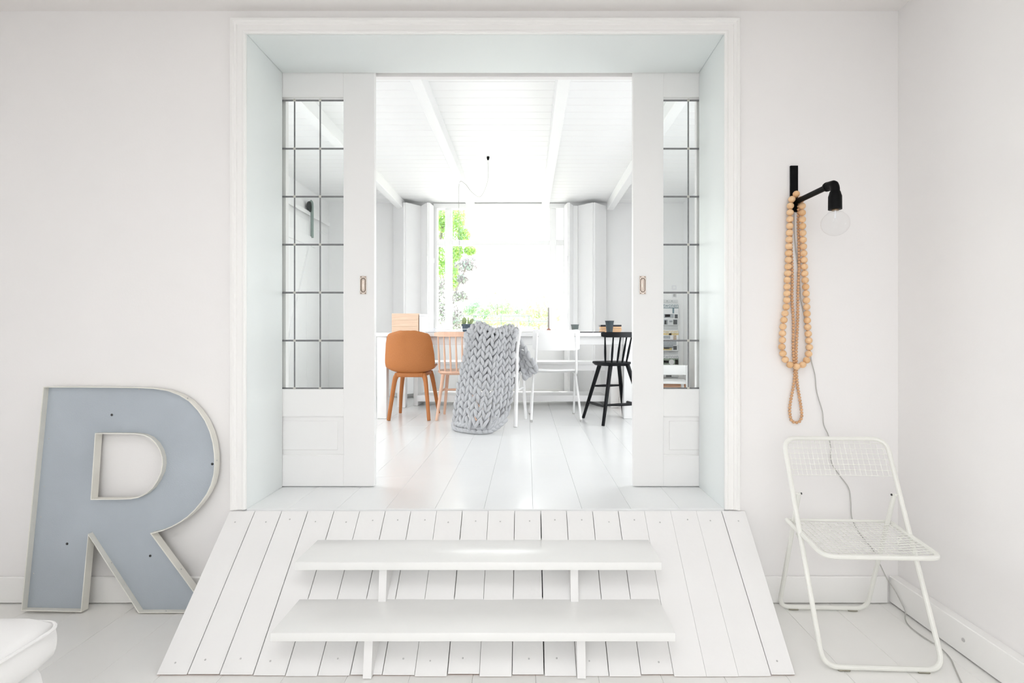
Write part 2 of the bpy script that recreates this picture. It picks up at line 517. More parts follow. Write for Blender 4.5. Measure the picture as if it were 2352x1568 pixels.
mb = MB()
wx0, wx1 = (1000 - 1210) * KX, (1298 - 1210) * KX
wz0, wz1 = CZ - (757 - 773) * KX, CZ - (476 - 773) * KX
mb.box(XDL - .1, wx0, YF, YF + .12, ZU - .1, ZCD + .1); mb.box(wx1, XDR + .1, YF, YF + .12, ZU - .1, ZCD + .1)
mb.box(wx0, wx1, YF, YF + .12, ZU - .1, wz0); mb.box(wx0, wx1, YF, YF + .12, wz1, ZCD + .1)
struct('wall_dining_far', mb, 'dining_paint', 'white far wall of the dining room holding the window', 'wall')
mb = MB(); mb.box(XDL - .1, XDL, YK, 3.0, ZU - .1, ZCD + .1); mb.box(XDL - .1, XDL, 4.75, YF, ZU - .1, ZCD + .1)
mb.box(XDL - .1, XDL, 3.0, 4.75, ZU - .1, 1.02); mb.box(XDL - .1, XDL, 3.0, 4.75, 2.25, ZCD + .1)  # opening added out of view to brighten the dining room
struct('wall_dining_left', mb, 'dining_paint', 'white left wall of the dining room', 'wall')
mb = MB(); mb.box(XDR, XDR + .1, YK, 3.0, ZU - .1, ZCD + .1); mb.box(XDR, XDR + .1, 4.75, YF, ZU - .1, ZCD + .1)
mb.box(XDR, XDR + .1, 3.0, 4.75, ZU - .1, 1.02); mb.box(XDR, XDR + .1, 3.0, 4.75, 2.25, ZCD + .1)  # second added opening, unseen, lets side light in
struct('wall_dining_right', mb, 'dining_paint', 'white right wall of the dining room with an added unseen opening', 'wall')

mb = MB(); mb.box(XDL - .1, XDR + .1, YJ + .01, YF + .12, ZCD + 0.018, ZCD + 0.1)
cd = struct('ceiling_dining', mb, 'plank_ceiling', 'white boarded ceiling with slim beams in the dining room', 'ceiling')
pitch = 0.1525 * S
y0 = 4.665 * S
while y0 > YK + pitch: y0 -= pitch
yy = y0 - pitch; i = 0
while yy < YF:
    a = max(yy + 0.0012, YK); b = min(yy + pitch - 0.0012, YF - .001)
    if b - a > 0.01:
        q = MB(); q.box(XDL, XDR, a, b, ZCD + random.uniform(0, 0.0012), ZCD + 0.016, 0.0018)
        obj('ceiling_board', q, 'plank_ceiling', cd)
    yy += pitch; i += 1
bz = ZCD - 0.11
kb = 8.6 / 7.8
for (xa, xb) in ((-0.655, -0.588), (0.17, 0.245), (-1.449, -1.375), (0.905, 0.978)):
    q = MB(); q.box(xa * kb, xb * kb, YK + 0.42, YF - 0.09, bz, ZCD + .002, 0.004)
    obj('ceiling_beam', q, 'plank_ceiling', cd)
q = MB(); q.box(XDL, XDR, YK, YK + 0.42, ZCD - 0.012, ZCD + .002, 0.003)
obj('ceiling_header', q, 'plank_ceiling', cd)

for nm, a, lb in (('baseboard_dining_left', (XDL, XDL + .016, YK, YF - .02), 'white skirting board, dining room left wall'), ('baseboard_dining_far', (XDL + .02, XDR - .02, YF - .016, YF), 'white skirting board, dining room far wall'), ('baseboard_dining_right', (XDR - .016, XDR, YK, YF - .02), 'white skirting board, dining room right wall')):
    mb = MB(); mb.box(*a, ZU + .003, ZU + .10, .003)
    struct(nm, mb, 'trim_paint', lb, 'skirting')

# ------------------------------------------------------------------ window of the dining room
wn = thing('window_1', (-0.3, YF, wz0), 'white framed dining room window with garden view', 'window', kind='structure')
def wpart(name, x0, x1, y0, y1, yo0, yo1, m='window_white'):
    q = MB(); q.box((x0 - 1210) * KX, (x1 - 1210) * KX, yo0, yo1, CZ - (y1 - 773) * KX, CZ - (y0 - 773) * KX, 0.004)
    return obj(name, q, m, wn)
wpart('frame_jamb', 996, 1004.5, 470, 760, YF - .02, YF + .09); wpart('frame_jamb', 1294, 1302, 470, 760, YF - .02, YF + .09)
wpart('frame_head', 996, 1302, 468, 479, YF - .025, YF + .09)
wpart('mullion', 1022, 1037.5, 479, 757, YF + .0, YF + .08); wpart('mullion', 1262, 1278, 479, 757, YF + .0, YF + .08)
wpart('transom', 1004.5, 1022, 549.5, 564, YF + .005, YF + .075); wpart('transom', 1037.5, 1262, 551, 563, YF + .005, YF + .075); wpart('transom', 1278, 1294, 549.5, 564, YF + .005, YF + .075)
wpart('sill', 985, 1312, 757, 762, YF - .10, YF + .12)
for (x0, x1) in ((1004.5, 1022), (1037.5, 1262), (1278, 1294)):
    for (y0_, y1_) in ((479, 550), (563.5, 757)):
        q = MB(); q.box((x0 - 1210) * KX, (x1 - 1210) * KX, YF + .038, YF + .044, CZ - (y1_ - 773) * KX, CZ - (y0_ - 773) * KX)
        obj('pane', q, 'pane_glass', wn)

# folding shutters either side of the window
def shutter(nodes, label, loc):
    t = thing('folding_shutter', loc, label, 'shutter', 'folding shutters beside the window')
    for (xa, da), (xb, db) in zip(nodes, nodes[1:]):
        p = A(xa, 773, da); q = A(xb, 773, db)
        v = (q - p); L = v.length; ang = math.atan2(v.y, v.x)
        M = Matrix.Translation(p) @ Matrix.Rotation(ang, 4, 'Z')
        zt = (773 - 470) * 8.45 / F0
        mbp = MB(); mbp.box(0.006, L - 0.006, -0.014, 0.014, -0.70, zt, 0.004, M=M)
        pn = obj('shutter_leaf', mbp, 'window_white', t)
        for hz in (-0.45, 0.25, 0.95):
            h = MB(); pt = M @ Vector((L - 0.002, -0.016, 0))
            h.lathe([(0, -.03), (.006, -.03), (.006, .03), (0, .03)], (pt.x, pt.y, CZ + hz), 8)
            obj('hinge', h, 'window_white', pn)
    return t
shutter([(905, 8.56), (930, 8.3), (968, 8.54), (984, 8.30), (994, 8.52)], 'white folding shutter left of the window, behind the wooden box', (-1.5, 8.4 * S, ZU))
shutter([(1298, 8.52), (1306, 8.3), (1314.5, 8.5), (1328, 8.52), (1363.5, 8.3), (1391.5, 8.54)], 'white folding shutter right of the window, behind the cups', (0.8, 8.4 * S, ZU))

# ------------------------------------------------------------------ sliding pocket doors with leaded glass
DD = 3.452
def pocket_door(name, sgn, glass_px, lead_px, lead_end_px, edge_px, label, hpx):
    X = lambda px: (px - 1210) / F0 * DD
    Z = lambda py: CZ - (py - 773) / F0 * DD
    ya, yb = YJ + 0.002, YJ + 0.036
    t = thing(name, (X(edge_px), ya, ZU), label, 'sliding door', kind='structure')
    e0, e1 = X(edge_px), X(glass_px)           # leading stile
    hid = X(lead_end_px)                         # last lead line before the hidden stile
    far = hid - sgn * 0.16
    def bx(n, xa, xb, za, zb, m='door_paint', y0=ya, y1=yb, bev=.0015):
        q = MB(); q.box(min(xa, xb), max(xa, xb), y0, y1, za, zb, bev); return obj(n, q, m, t)
    zt, zb = OZT + 0.015, Z(1115.5)
    bx('stile', e0, e1, zb, zt); bx('stile', hid, far, zb, zt)
    bx('top_rail', e1, hid, Z(224), zt)
    bx('middle_rail', e1, hid, Z(955), Z(893)); bx('bottom_rail', e1, hid, zb, Z(1045))
    bx('panel', e1, hid, Z(1046), Z(954), y0=ya + .010, y1=yb - .010)
    # raised field + moulding of the bottom panel
    xa, xb = sorted((e1 - sgn * .03, hid + sgn * .03))
    q = MB(); q.box(xa, xb, ya + .005, ya + .012, Z(1033), Z(966), .003); obj('panel_field', q, 'door_paint', t)
    xa, xb = sorted((e1, hid))
    q = MB()
    for (za, zb_) in ((Z(1046), Z(1043)), (Z(957), Z(954))): q.box(xa, xb, ya + .002, ya + .011, za, zb_, .002)
    obj('panel_moulding', q, 'door_paint', t)
    # panes
    cols = [glass_px] + lead_px + [lead_end_px]
    rows = [229, 340, 450.5, 561, 671.5, 782, 892]
    ym = (ya + yb) / 2
    for c0, c1 in zip(cols, cols[1:]):
        for r0, r1 in zip(rows, rows[1:]):
            xa, xb = sorted((X(c0), X(c1)))
            q = MB(); q.box(xa, xb, ym - .0015, ym + .0015, Z(r1), Z(r0)); obj('pane', q, 'pane_glass', t)
    g0, g1 = sorted((e1, hid))
    for r_ in rows:
        q = MB(); q.tube([(g0, ym, Z(r_)), (g1, ym, Z(r_))], .0046, 8, ell=(1, .8)); obj('lead_strip', q, 'lead', t)
    for c_ in lead_px:
        q = MB(); q.tube([(X(c_), ym, Z(892)), (X(c_), ym, Z(229))], .0046, 8, ell=(.8, 1)); obj('lead_strip', q, 'lead', t)
        for r_ in rows:
            q = MB(); q.ball((X(c_), ym - .003, Z(r_)), .0075, .004, .0075, n=8, m=5); obj('solder_joint', q, 'solder', t)
    # flush pull
    hx, hz = X(hpx), Z(655)
    q = MB(); q.box(hx - .0165, hx + .0165, ya - .0028, ya + .001, hz - .046, hz + .046, .001)
    hp = obj('flush_pull', q, 'nickel', t, label='nickel flush pull plate')
    def stad(w, h, n=8):
        P = []
        for k in range(n + 1): a = math.pi * k / n; P.append((w * math.cos(a), h + w * math.sin(a)))
        for k in range(n + 1): a = math.pi + math.pi * k / n; P.append((w * math.cos(a), -h + w * math.sin(a)))
        return P
    q = MB(); q.tube([(hx + a, ya - .0032, hz + b) for a, b in stad(.0108, .0235)], .0019, 6, closed=True)
    obj('pull_rim', q, 'nickel_dark', hp)
    q = MB(); q.box(hx - .0066, hx + .0030, ya - .0042, ya - .002, hz - .028, hz + .028, .003, seg=3)
    obj('pull_cup', q, 'nickel', hp)
    for sx in (-1, 1):
        for sz in (-1, 1):
            q = MB(); q.ball((hx + sx * .0105, ya - .003, hz + sz * .041), .0028, .0016, .0028, n=8, m=4)
            obj('screw', q, 'nickel_dark', hp)
    return t
pocket_door('door_1', 1, 790, [734, 675], 616, 861, 'white sliding door with leaded panes, left of the opening', 835.5)
pocket_door('door_2', -1, 1523, [1582], 1641, 1453.5, 'white sliding door with leaded panes, right of the opening', 1475.5)

# barn door on the left dining wall
bx_ = XDL + 0.055
def BD(px, py, x): d = x * F0 / (px - 1210); return A(px, py, d)
t = thing('door_3', (bx_, 5.2, ZU), 'white sliding barn door hung on a rail, seen through the left leaded panes', 'barn door', kind='structure')
zt = BD(716, 545, bx_).z; yf = BD(722, 600, bx_).y
q = MB(); q.box(bx_ - .03, bx_, yf - 1.25, yf, ZU + .02, zt + .17, .003); obj('door_leaf', q, 'window_white', t)
for k in range(1, 6):
    q = MB(); q.box(bx_ - .001, bx_ + .002, yf - 1.25 + k * .205, yf - 1.25 + k * .205 + .19, ZU + .03, zt + .15, .001); obj('plank', q, 'window_white', t)
p1 = BD(715, 568, bx_ + .02); p2 = BD(678, 735, bx_ + .02)
dr = (p2 - p1).normalized(); w = Vector((0, -dr.z, dr.y)) * .045
e = p1 + dr * 1.9
e = p1 + dr * ((ZU + .1 - p1.z) / dr.z)
q = MB(); q.prism([p1 + w, p1 - w, e - w, e + w], (-.018, 0, 0)); obj('diagonal_brace', q, 'window_white', t)
q = MB(); q.box(bx_ + .002, bx_ + .018, yf - 1.25, yf, zt - .11, zt, .002); obj('cross_brace', q, 'window_white', t)
q = MB(); q.box(bx_ + .002, bx_ + .018, yf - 1.25, yf, ZU + .03, ZU + .15, .002); obj('cross_brace', q, 'window_white', t)
tz = BD(750, 511, XDL + .06).z
q = MB(); q.box(XDL + .045, XDL + .053, yf - 1.8, YF - .10, tz - .022, tz + .022, .001); obj('rail', q, 'window_white', t)
wc = BD(713, 483, bx_ + .005)
q = MB(); q.lathe([(0, -.012), (.055, -.012), (.06, -.008), (.06, .008), (.055, .012), (0, .012)], (bx_ - .004, wc.y, tz + .075), 20, M=Matrix.Rotation(R(90), 4, 'Y'))
obj('hanger_wheel', q, 'black_rubber', t, label='black hanger wheel')
q = MB(); q.tube(cr([(bx_ + .024, wc.y, zt - .015), (bx_ + .024, wc.y, tz + .02), (bx_ + .02, wc.y, tz + .115), (bx_ + .0, wc.y, tz + .140)], 4), .018, 8, ell=(1, .22))
obj('hanger_strap', q, 'steel', t)
q = MB(); q.box(XDL, XDL + .018, yf - 1.8, YF - .09, tz - .12, tz + .12, .002)
obj('rail_board', q, 'window_white', t)

# ------------------------------------------------------------------ plank ramp with two steps
topx = [527, 585.5, 647, 707, 767, 826, 885, 943.5, 1003, 1062, 1121.5, 1182, 1242, 1301, 1361, 1420, 1480, 1540, 1599, 1657.5, 1712]
botx = [357, 428, 502, 580, 655, 729, 803, 877, 952, 1027, 1101, 1176, 1250, 1325, 1399, 1473, 1548, 1622, 1696, 1772, 1828]
RT = A(1000, 1173, 2.985); RB_d = 2.351
ramp = thing('plank_ramp', (-0.17, 2.65 * S, 0), 'white planked ramp with two step boards below the opening', 'steps')
yt, ztp = RT.y, RT.z
yb_, zbt = 2.351 * S, 0.002
dirv = Vector((0, yt - yb_, ztp - zbt)); rn = Vector((0, -(ztp - zbt), yt - yb_)).normalized()
rampL = dirv.length; dirn = dirv.normalized()
scr = MB(); scr.lathe([(0, 0), (.0034, 0), (.0029, .001), (0, .001)], (0, 0, 0), 8)
scr_me = to_mesh('screw', scr, 'screw_grey', Vector((0, 0, 0)))
tilt = math.atan2(dirn.z, dirn.y)
open_gap = {0: .0035, 1: .003, 2: .0035, 3: .003, 4: .002, 5: .0026, 6: .0024, 7: .0016, 8: .0026, 9: .0014, 10: .0022, 11: .004, 12: .0022, 13: .0022, 14: .0024, 15: .0006, 16: .0005, 17: .0008, 18: .0028}
for k in range(20):
    g0 = open_gap.get(k - 1, .002) / 2; g1 = open_gap.get(k, .002) / 2
    xt0 = A(topx[k], 773, 2.985).x + g0; xt1 = A(topx[k + 1], 773, 2.985).x - g1
    xb0 = (botx[k] - 1210) / F0 * RB_d + g0; xb1 = (botx[k + 1] - 1210) / F0 * RB_d - g1
    ex = random.uniform(-.006, .006); lift = random.uniform(-.0012, .0012)
    tt = dirv * 1.0; bb = -dirn * ex
    base = Vector((0, yb_, zbt)) + rn * lift
    P = []
    for off in (0.0, -0.019):
        P += [base + rn * off + bb + Vector((xb0, 0, 0)), base + rn * off + bb + Vector((xb1, 0, 0)),
              base + rn * off + dirv + Vector((xt1, 0, 0)), base + rn * off + dirv + Vector((xt0, 0, 0))]
    zmin = min(p.z for p in P)
    P = [Vector((p.x, p.y, max(p.z, 0.0015))) for p in P]
    q = MB()
    b = bmesh.new(); vs = [b.verts.new(p) for p in P]
    for f in ((0, 1, 2, 3), (7, 6, 5, 4), (1, 0, 4, 5), (2, 1, 5, 6), (3, 2, 6, 7), (0, 3, 7, 4)): b.faces.new([vs[i] for i in f])
    bmesh.ops.bevel(b, geom=[e for e in b.edges if abs((e.verts[0].co - e.verts[1].co).normalized().dot(dirn)) > .9], offset=.0012, segments=1, affect='EDGES')
    q.bm(b)
    for fi, f in enumerate(q.f):
        c = sum((q.v[i] for i in f), Vector()) / len(f)
        if c.y < yb_ + .03 and c.z < .014 and len(f) >= 4 and abs((q.v[f[1]] - q.v[f[0]]).cross(q.v[f[2]] - q.v[f[1]]).normalized().dot(dirn)) > .6: q.m[fi] = 1
    pl = obj('plank', q, ['ramp_paint', 'raw_wood'], ramp)
    for (fr, jx) in ((.075, random.uniform(-.25, .25)), (.925, random.uniform(-.2, .2))):
        fr += random.uniform(-.012, .012)
        xm = lerp(lerp(xb0, xb1, .5 + jx * .5), lerp(xt0, xt1, .5 + jx * .5), fr)
        p = Vector((xm, yb_, zbt)) + dirv * fr + rn * (lift + .0002)
        s_ = inst('screw', scr_me, pl, p, (math.atan2(rn.z, -rn.y) * -1 + R(90), 0, 0))
        s_.rotation_euler = (tilt, 0, 0)
# side cheeks and a bearer keep the slope up
for xx in (-1.27, 0.925):
    q = MB(); d2 = rn * -.021
    a = Vector((xx, yb_ + .045, .004)); 
    q.prism([(xx, yb_ + .05, .002), (xx, yt - .004, .002), Vector((xx, yt - .004, ztp - .026))], (-.018 if xx > 0 else .018, 0, 0)); obj('side_cheek', q, 'ramp_paint', ramp)
def step_board(xa, xb, dback, dfront, z, th):
    q = MB(); q.box(xa, xb, dfront * S, dback * S + .008, z - th, z, .0025, seg=2); return obj('step_board', q, 'step_paint', ramp)
step_board(-.874, .508, 2.867, 2.567, .3205, .030)
step_board(-.869, .504, 2.619, 2.310, .1660, .029)
def slope_z(y): return zbt + (y - yb_) / (yt - yb_) * (ztp - zbt)
def bracket(xc, zt, yfront, zbot):
    yb2 = yb_ + (zbot - zbt) / (ztp - zbt) * (yt - yb_)
    ytop = yb_ + (zt - zbt) / (ztp - zbt) * (yt - yb_)
    q = MB(); w2 = .0145
    q.prism([(xc - w2, yfront, zt), (xc - w2, ytop, zt), (xc - w2, yb2, zbot), (xc - w2, yb2 - .02, zbot)], (2 * w2, 0, 0))
    br = obj('bracket', q, 'ramp_paint', ramp)
    return br, yb2
bracket(-.548, .2904, 2.56 * S + .035, .1662); bracket(.181, .2904, 2.56 * S + .035, .1662)
for xc in (-.545, .187):
    br, yb2 = bracket(xc, .1369, 2.355 * S, .003)
    s_ = inst('screw', scr_me, br, (xc, 2.352 * S - .006, .035), (R(90), 0, 0))

# ------------------------------------------------------------------ big metal letter R
def dl(z): return 2.875 + z / .953 * .080
def LP(px, py):
    z = .5
    for _ in range(6): z = CZ - (py - 773) / F0 * dl(z)
    return ((px - 1210) / F0 * dl(z), z)
outer_px = [(99, 890), (48, 1405), (187, 1408), (203, 1232), (318, 1410), (482, 1410), (348, 1228), (372, 1222), (394, 1213), (414, 1202), (431, 1190), (448, 1174), (463, 1156), (476, 1137), (486, 1116), (492, 1093), (494, 1070), (493.5, 1045), (490, 1019), (483, 993), (472, 968), (455, 943), (435, 922), (412, 908), (385, 898), (353, 893), (321, 891.5), (250, 890.5), (170, 890)]
inner_px = [(220, 999), (210, 1148), (270, 1147.5), (300, 1146.5), (318, 1143), (334, 1135), (349, 1122), (361, 1104), (369, 1086), (372, 1068), (371, 1052), (366, 1036), (357, 1021), (344, 1009), (330, 1002.5), (312, 999.5), (270, 999)]
OUT = [LP(*p) for p in outer_px]; INN = [LP(*p) for p in inner_px]
lean = math.atan2((2.955 - 2.875) * S, .953)
Y0 = 2.875 * S
zmin = min(p[1] for p in OUT)
OUT = [(x, z - zmin) for x, z in OUT]; INN = [(x, z - zmin) for x, z in INN]
nvec = Vector((0, math.cos(lean), -math.sin(lean)))       # backwards, away from the viewer
svec = Vector((0, math.sin(lean), math.cos(lean)))
def L3(p, n): return Vector((p[0], Y0, .004 + .0013)) + svec * p[1] / math.cos(lean) + nvec * n
def offset(poly, t):
    n = len(poly); out = []
    area = sum(poly[i][0] * poly[(i + 1) % n][1] - poly[(i + 1) % n][0] * poly[i][1] for i in range(n))
    sg = 1 if area > 0 else -1
    for i in range(n):
        a = Vector(poly[i - 1]); b = Vector(poly[i]); c = Vector(poly[(i + 1) % n])
        e1 = (b - a).normalized(); e2 = (c - b).normalized()
        n1 = Vector((-e1.y, e1.x)); n2 = Vector((-e2.y, e2.x))
        m = (n1 + n2); L = max(.35, 1 + n1.dot(n2))
        out.append(tuple(b + m / L * t * sg))
    return out
RD = .036
letter = thing('metal_letter', (-1.75, Y0 + .03, 0), 'large blue-grey metal letter R leaning against the wall', 'sign letter')
def rim(poly, inset, name):
    inn = offset(poly, inset); n = len(poly); q = MB()
    rings = [[L3(p, 0) for p in poly], [L3(p, RD) for p in poly], [L3(p, RD) for p in inn], [L3(p, 0) for p in inn]]
    vs = sum(rings, [])
    fs = []
    for a in range(4):
        b = (a + 1) % 4
        for i in range(n): fs.append((a * n + i, a * n + (i + 1) % n, b * n + (i + 1) % n, b * n + i))
    q.add(vs, fs); return obj(name, q, 'letter_rim', letter, 30)
rim(OUT, .004, 'outer_rim'); rim(INN, -.004, 'counter_rim')
fo = offset(OUT, .0042); fi = offset(INN, -.0042)
q = MB()
for dep, flip in ((.025, 0), (.029, 1)):
    V = [L3(p, dep) for p in fo] + [L3(p, dep) for p in fi]
    tri = tessellate_polygon([[Vector((p[0], p[1], 0)) for p in fo], [Vector((p[0], p[1], 0)) for p in fi]])
    q.add(V, [tuple(reversed(t_)) if flip else tuple(t_) for t_ in tri])
obj('face', q, 'letter_face', letter, 0, label='blue-grey letter face')
q = MB()
V = [L3(p, RD - .002) for p in fo] + [L3(p, RD - .002) for p in fi]
q.add(V, [tuple(t_) for t_ in tri]); obj('back_plate', q, 'letter_rim', letter, 0)
for (px, py) in ((247, 956), (480, 1070), (143, 1255), (336, 1283)):
    p = LP(px, py); c = L3((p[0], p[1] - zmin), .024)
    q = MB(); q.ball(c, .0055, .003, .0055, n=8, m=5); obj('screw', q, 'dark_screw', letter)
# crimped seams along the rim
for (px, py) in ((110, 1010), (100, 1120), (92, 1190), (75, 1320), (255, 1295), (285, 1345), (415, 1310), (318, 896), (430, 917), (497, 1060), (120, 1407), (380, 1409)):
    p = LP(px, py); c = L3((p[0], max(.006, p[1] - zmin)), .004)
    q = MB(); q.ball(c, .003, .0018, .003, n=6, m=4); obj('rivet', q, 'screw_grey', letter)

# ------------------------------------------------------------------ white slipcovered footstool
st = thing('footstool', (-1.62, 1.05, 0), 'white slipcovered footstool with piped seat in the near corner', 'footstool')
def cushion(x0, x1, y0, y1, z0, z1, r, bulge):
    b = bmesh.new(); bmesh.ops.create_cube(b, size=1)
    for v in b.verts: v.co = Vector((lerp(x0, x1, v.co.x + .5), lerp(y0, y1, v.co.y + .5), lerp(z0, z1, v.co.z + .5)))
    bmesh.ops.subdivide_edges(b, edges=b.edges[:], cuts=9, use_grid_fill=True)
    cx, cy, cz = (x0 + x1) / 2, (y0 + y1) / 2, (z0 + z1) / 2
    for v in b.verts:
        q = Vector((min(max(v.co.x, x0 + r), x1 - r), min(max(v.co.y, y0 + r), y1 - r), min(max(v.co.z, z0 + r * .6), z1 - r * .6)))
        dv = v.co - q
        if dv.length > 1e-6:
            dv.z /= .6; dv = dv.normalized(); dv = Vector((dv.x * r, dv.y * r, dv.z * r * .6)); v.co = q + dv
        u = (v.co.x - cx) / (x1 - x0) * 2; w = (v.co.y - cy) / (y1 - y0) * 2; h = (v.co.z - cz) / (z1 - z0) * 2
        f = max(0, 1 - u * u) * max(0, 1 - w * w)
        v.co.z += bulge * f * max(0, h)
        v.co.x += .012 * u * max(0, 1 - h * h); v.co.y += .012 * w * max(0, 1 - h * h)
        v.co += Vector((0, 0, 1)) * .002 * math.sin(v.co.x * 31 + v.co.y * 17)
    return b
q = MB(); q.bm(cushion(-1.98, -1.247, .68, 1.455, .305, .430, .05, .028)); obj('seat_cushion', q, 'slipcover', st, 60)
def rr(x0, x1, y0, y1, r, z, n=6):
    P = []
    for (cx, cy, a0) in ((x1 - r, y1 - r, 0), (x0 + r, y1 - r, 90), (x0 + r, y0 + r, 180), (x1 - r, y0 + r, 270)):
        for k in range(n + 1): a = R(a0 + 90 * k / n); P.append((cx + r * math.cos(a), cy + r * math.sin(a), z))
    return P
q = MB(); q.tube(rr(-1.985, -1.2355, .676, 1.4635, .055, .404), .0046, 8, closed=True); obj('piping', q, 'slipcover', st)
q = MB(); q.bm(cushion(-1.955, -1.266, .705, 1.430, .03, .318, .03, 0)); obj('skirt', q, 'slipcover', st, 60)
for (lx, ly) in ((-1.9, .76), (-1.32, .76), (-1.9, 1.37), (-1.32, 1.37)):
    q = MB(); q.lathe([(.016, 0), (.02, .05)], (lx, ly, 0.001), 10); obj('leg', q, 'light_wood', st)

# ------------------------------------------------------------------ wall lamp
lx = A(1823, 773, 3.0).x
lamp = thing('wall_lamp', (lx, YW, CZ + .5), 'black pipe wall lamp with a clear globe bulb', 'wall lamp')
q = MB(); q.box(lx - .0165, lx + .0165, YW - .010, YW, A(0, 487, 3.0).z, A(0, 381, 3.0).z, .001); obj('wall_bar', q, 'black_metal', lamp)
az = A(0, 465, 3.0).z; ye = 2.64 * S; ax = lx + .004
bxp = A(1919, 503, 2.60); ax2 = A(1914, 503, 2.64).x
q = MB(); q.tube([(ax, YW - .004, az), (ax2 - .002, ye + .03, az)], .0115, 12); obj('arm', q, 'black_metal', lamp)
q = MB(); q.tube(cr([(ax2 - .003, ye + .034, az), (ax2 - .001, ye + .012, az), (ax2, ye - .004, az - .004), (ax2 + .001, ye - .010, az - .018), (ax2 + .001, ye - .010, az - .034)], 5), .0165, 12); obj('elbow', q, 'black_metal', lamp)
q = MB(); q.tube([(ax2 - .003, ye + .042, az), (ax2 - .003, ye + .032, az)], .0185, 12); obj('collar', q, 'black_metal', lamp)
sy = ye - .010; sz = az - .030
q = MB(); q.lathe([(.018, 0), (.0195, -.004), (.0215, -.012), (.024, -.02), (.0245, -.07), (.0215, -.0705), (.0, -.066)], (ax2 + .001, sy, sz), 20); obj('socket', q, 'black_metal', lamp)
bz_ = sz - .074
bl = MB()
prof_b = [(.0125, .0), (.013, -.006)]
for k in range(1, 15):
    a = math.pi * (k / 15); prof_b.append((max(.0135, .0505 * math.sin(a + .12)) if k < 3 else .0505 * math.sin(a), -.050 + .047 * math.cos(a)))
prof_b.append((0, -.097))
bl.lathe(prof_b, (ax2 + .002, sy, bz_), 28); bulb = obj('bulb', bl, 'bulb_glass', lamp, 80, label='clear glass globe bulb')
q = MB(); q.lathe([(.0125, .010), (.0125, -.001), (0, -.001)], (ax2 + .002, sy, bz_), 16); obj('cap', q, 'brass', bulb)
q = MB(); q.tube([(ax2 + .002, sy, bz_), (ax2 + .002, sy, bz_ - .030)], .0035, 8); q.tube([(ax2 + .002, sy, bz_ - .02), (ax2 - .008, sy, bz_ - .045), (ax2 + .002, sy, bz_ - .050), (ax2 + .012, sy, bz_ - .045), (ax2 + .002, sy, bz_ - .02)], .0006, 6)
obj('filament_mount', q, 'white_china', bulb)

# bead strings -----------------------------------------------------------
big_px = [(1829, 445.5, 2.964), (1820, 455, 2.966), (1816, 468, 2.966), (1815, 482, 2.965), (1813.7, 526, 2.965), (1812, 557, 2.97), (1811, 588, 2.975), (1810, 618, 2.975), (1808, 648, 2.975), (1807, 694, 2.975), (1802.5, 723, 2.975), (1798, 754, 2.975), (1797, 784, 2.975), (1796, 800, 2.975), (1799.5, 815, 2.975), (1806, 829, 2.975), (1819, 840, 2.962), (1837, 840.5, 2.962), (1850, 831.5, 2.97), (1856, 817, 2.975), (1859, 801, 2.975), (1857, 773, 2.975), (1854.5, 742, 2.975), (1852.5, 696, 2.975), (1851, 665, 2.975), (1849, 640, 2.975), (1847, 604, 2.975), (1845, 560, 2.97), (1843, 515, 2.96), (1842.5, 482, 2.962), (1842, 466, 2.964), (1838, 452, 2.964)]
small_px = [(1828, 451.5, 2.98), (1820.5, 460, 2.983), (1817, 480, 2.986), (1816.5, 530, 2.99), (1817.5, 573, 2.99), (1819, 604, 2.99), (1820, 640, 2.99), (1819.2, 676, 2.99), (1820, 700, 2.99), (1822, 728, 2.99), (1822.6, 752, 2.99), (1822, 782, 2.99), (1822, 803, 2.99), (1823, 822, 2.99), (1825.2, 845, 2.99), (1825, 860, 2.99), (1824, 876, 2.99), (1820, 900, 2.99), (1815.5, 924, 2.99), (1813.8, 945, 2.99), (1818, 965, 2.99), (1828.5, 970, 2.99), (1837.5, 966.5, 2.99), (1841.5, 954, 2.99), (1839.8, 935, 2.99), (1835.8, 909, 2.99), (1832, 886, 2.99), (1830, 867, 2.985), (1829, 850, 2.985), (1828.8, 830, 2.985), (1828.8, 808, 2.985), (1829.8, 784, 2.985), (1831, 761, 2.985), (1832, 740, 2.985), (1832.7, 701, 2.985), (1832.8, 676, 2.985), (1833.7, 649, 2.985), (1835.5, 609, 2.985), (1835, 562, 2.985), (1833.7, 520, 2.985), (1834, 480, 2.98), (1836, 464, 2.983), (1833, 454, 2.981)]
def beads(pxs, dia, mats_, label, name, close=True, skip=()):
    P = [A(*p) for p in pxs]
    path = cr(P, 8)
    t = thing(name, A(*pxs[len(pxs) // 2]), label, 'bead string')
    meshes = []
    for m_ in mats_:
        q = MB(); q.ball((0, 0, 0), dia / 2, dia / 2, dia / 2 * .96, n=16 if dia > .02 else 10, m=10 if dia > .02 else 7)
        meshes.append(to_mesh('bead', q, m_, Vector(), 180))
    pts = resample(path, dia * .985)
    for i, p in enumerate(pts):
        if i in skip: continue
        inst('bead', meshes[random.choice([0, 0, 0, 1]) if len(meshes) > 1 else 0], t, p, (random.uniform(-.3, .3), random.uniform(-.3, .3), random.uniform(0, 6)))
    q = MB(); q.tube(path, .0016, 6); obj('string', q, 'string', t)
    return t
beads(big_px, .0297, ['bead_light', 'bead_tan'], 'string of large pale wooden beads hung on the wall lamp arm', 'bead_garland')
beads(small_px, .0137, ['bead_small'], 'long string of small brown wooden beads behind the larger ones', 'bead_garland')

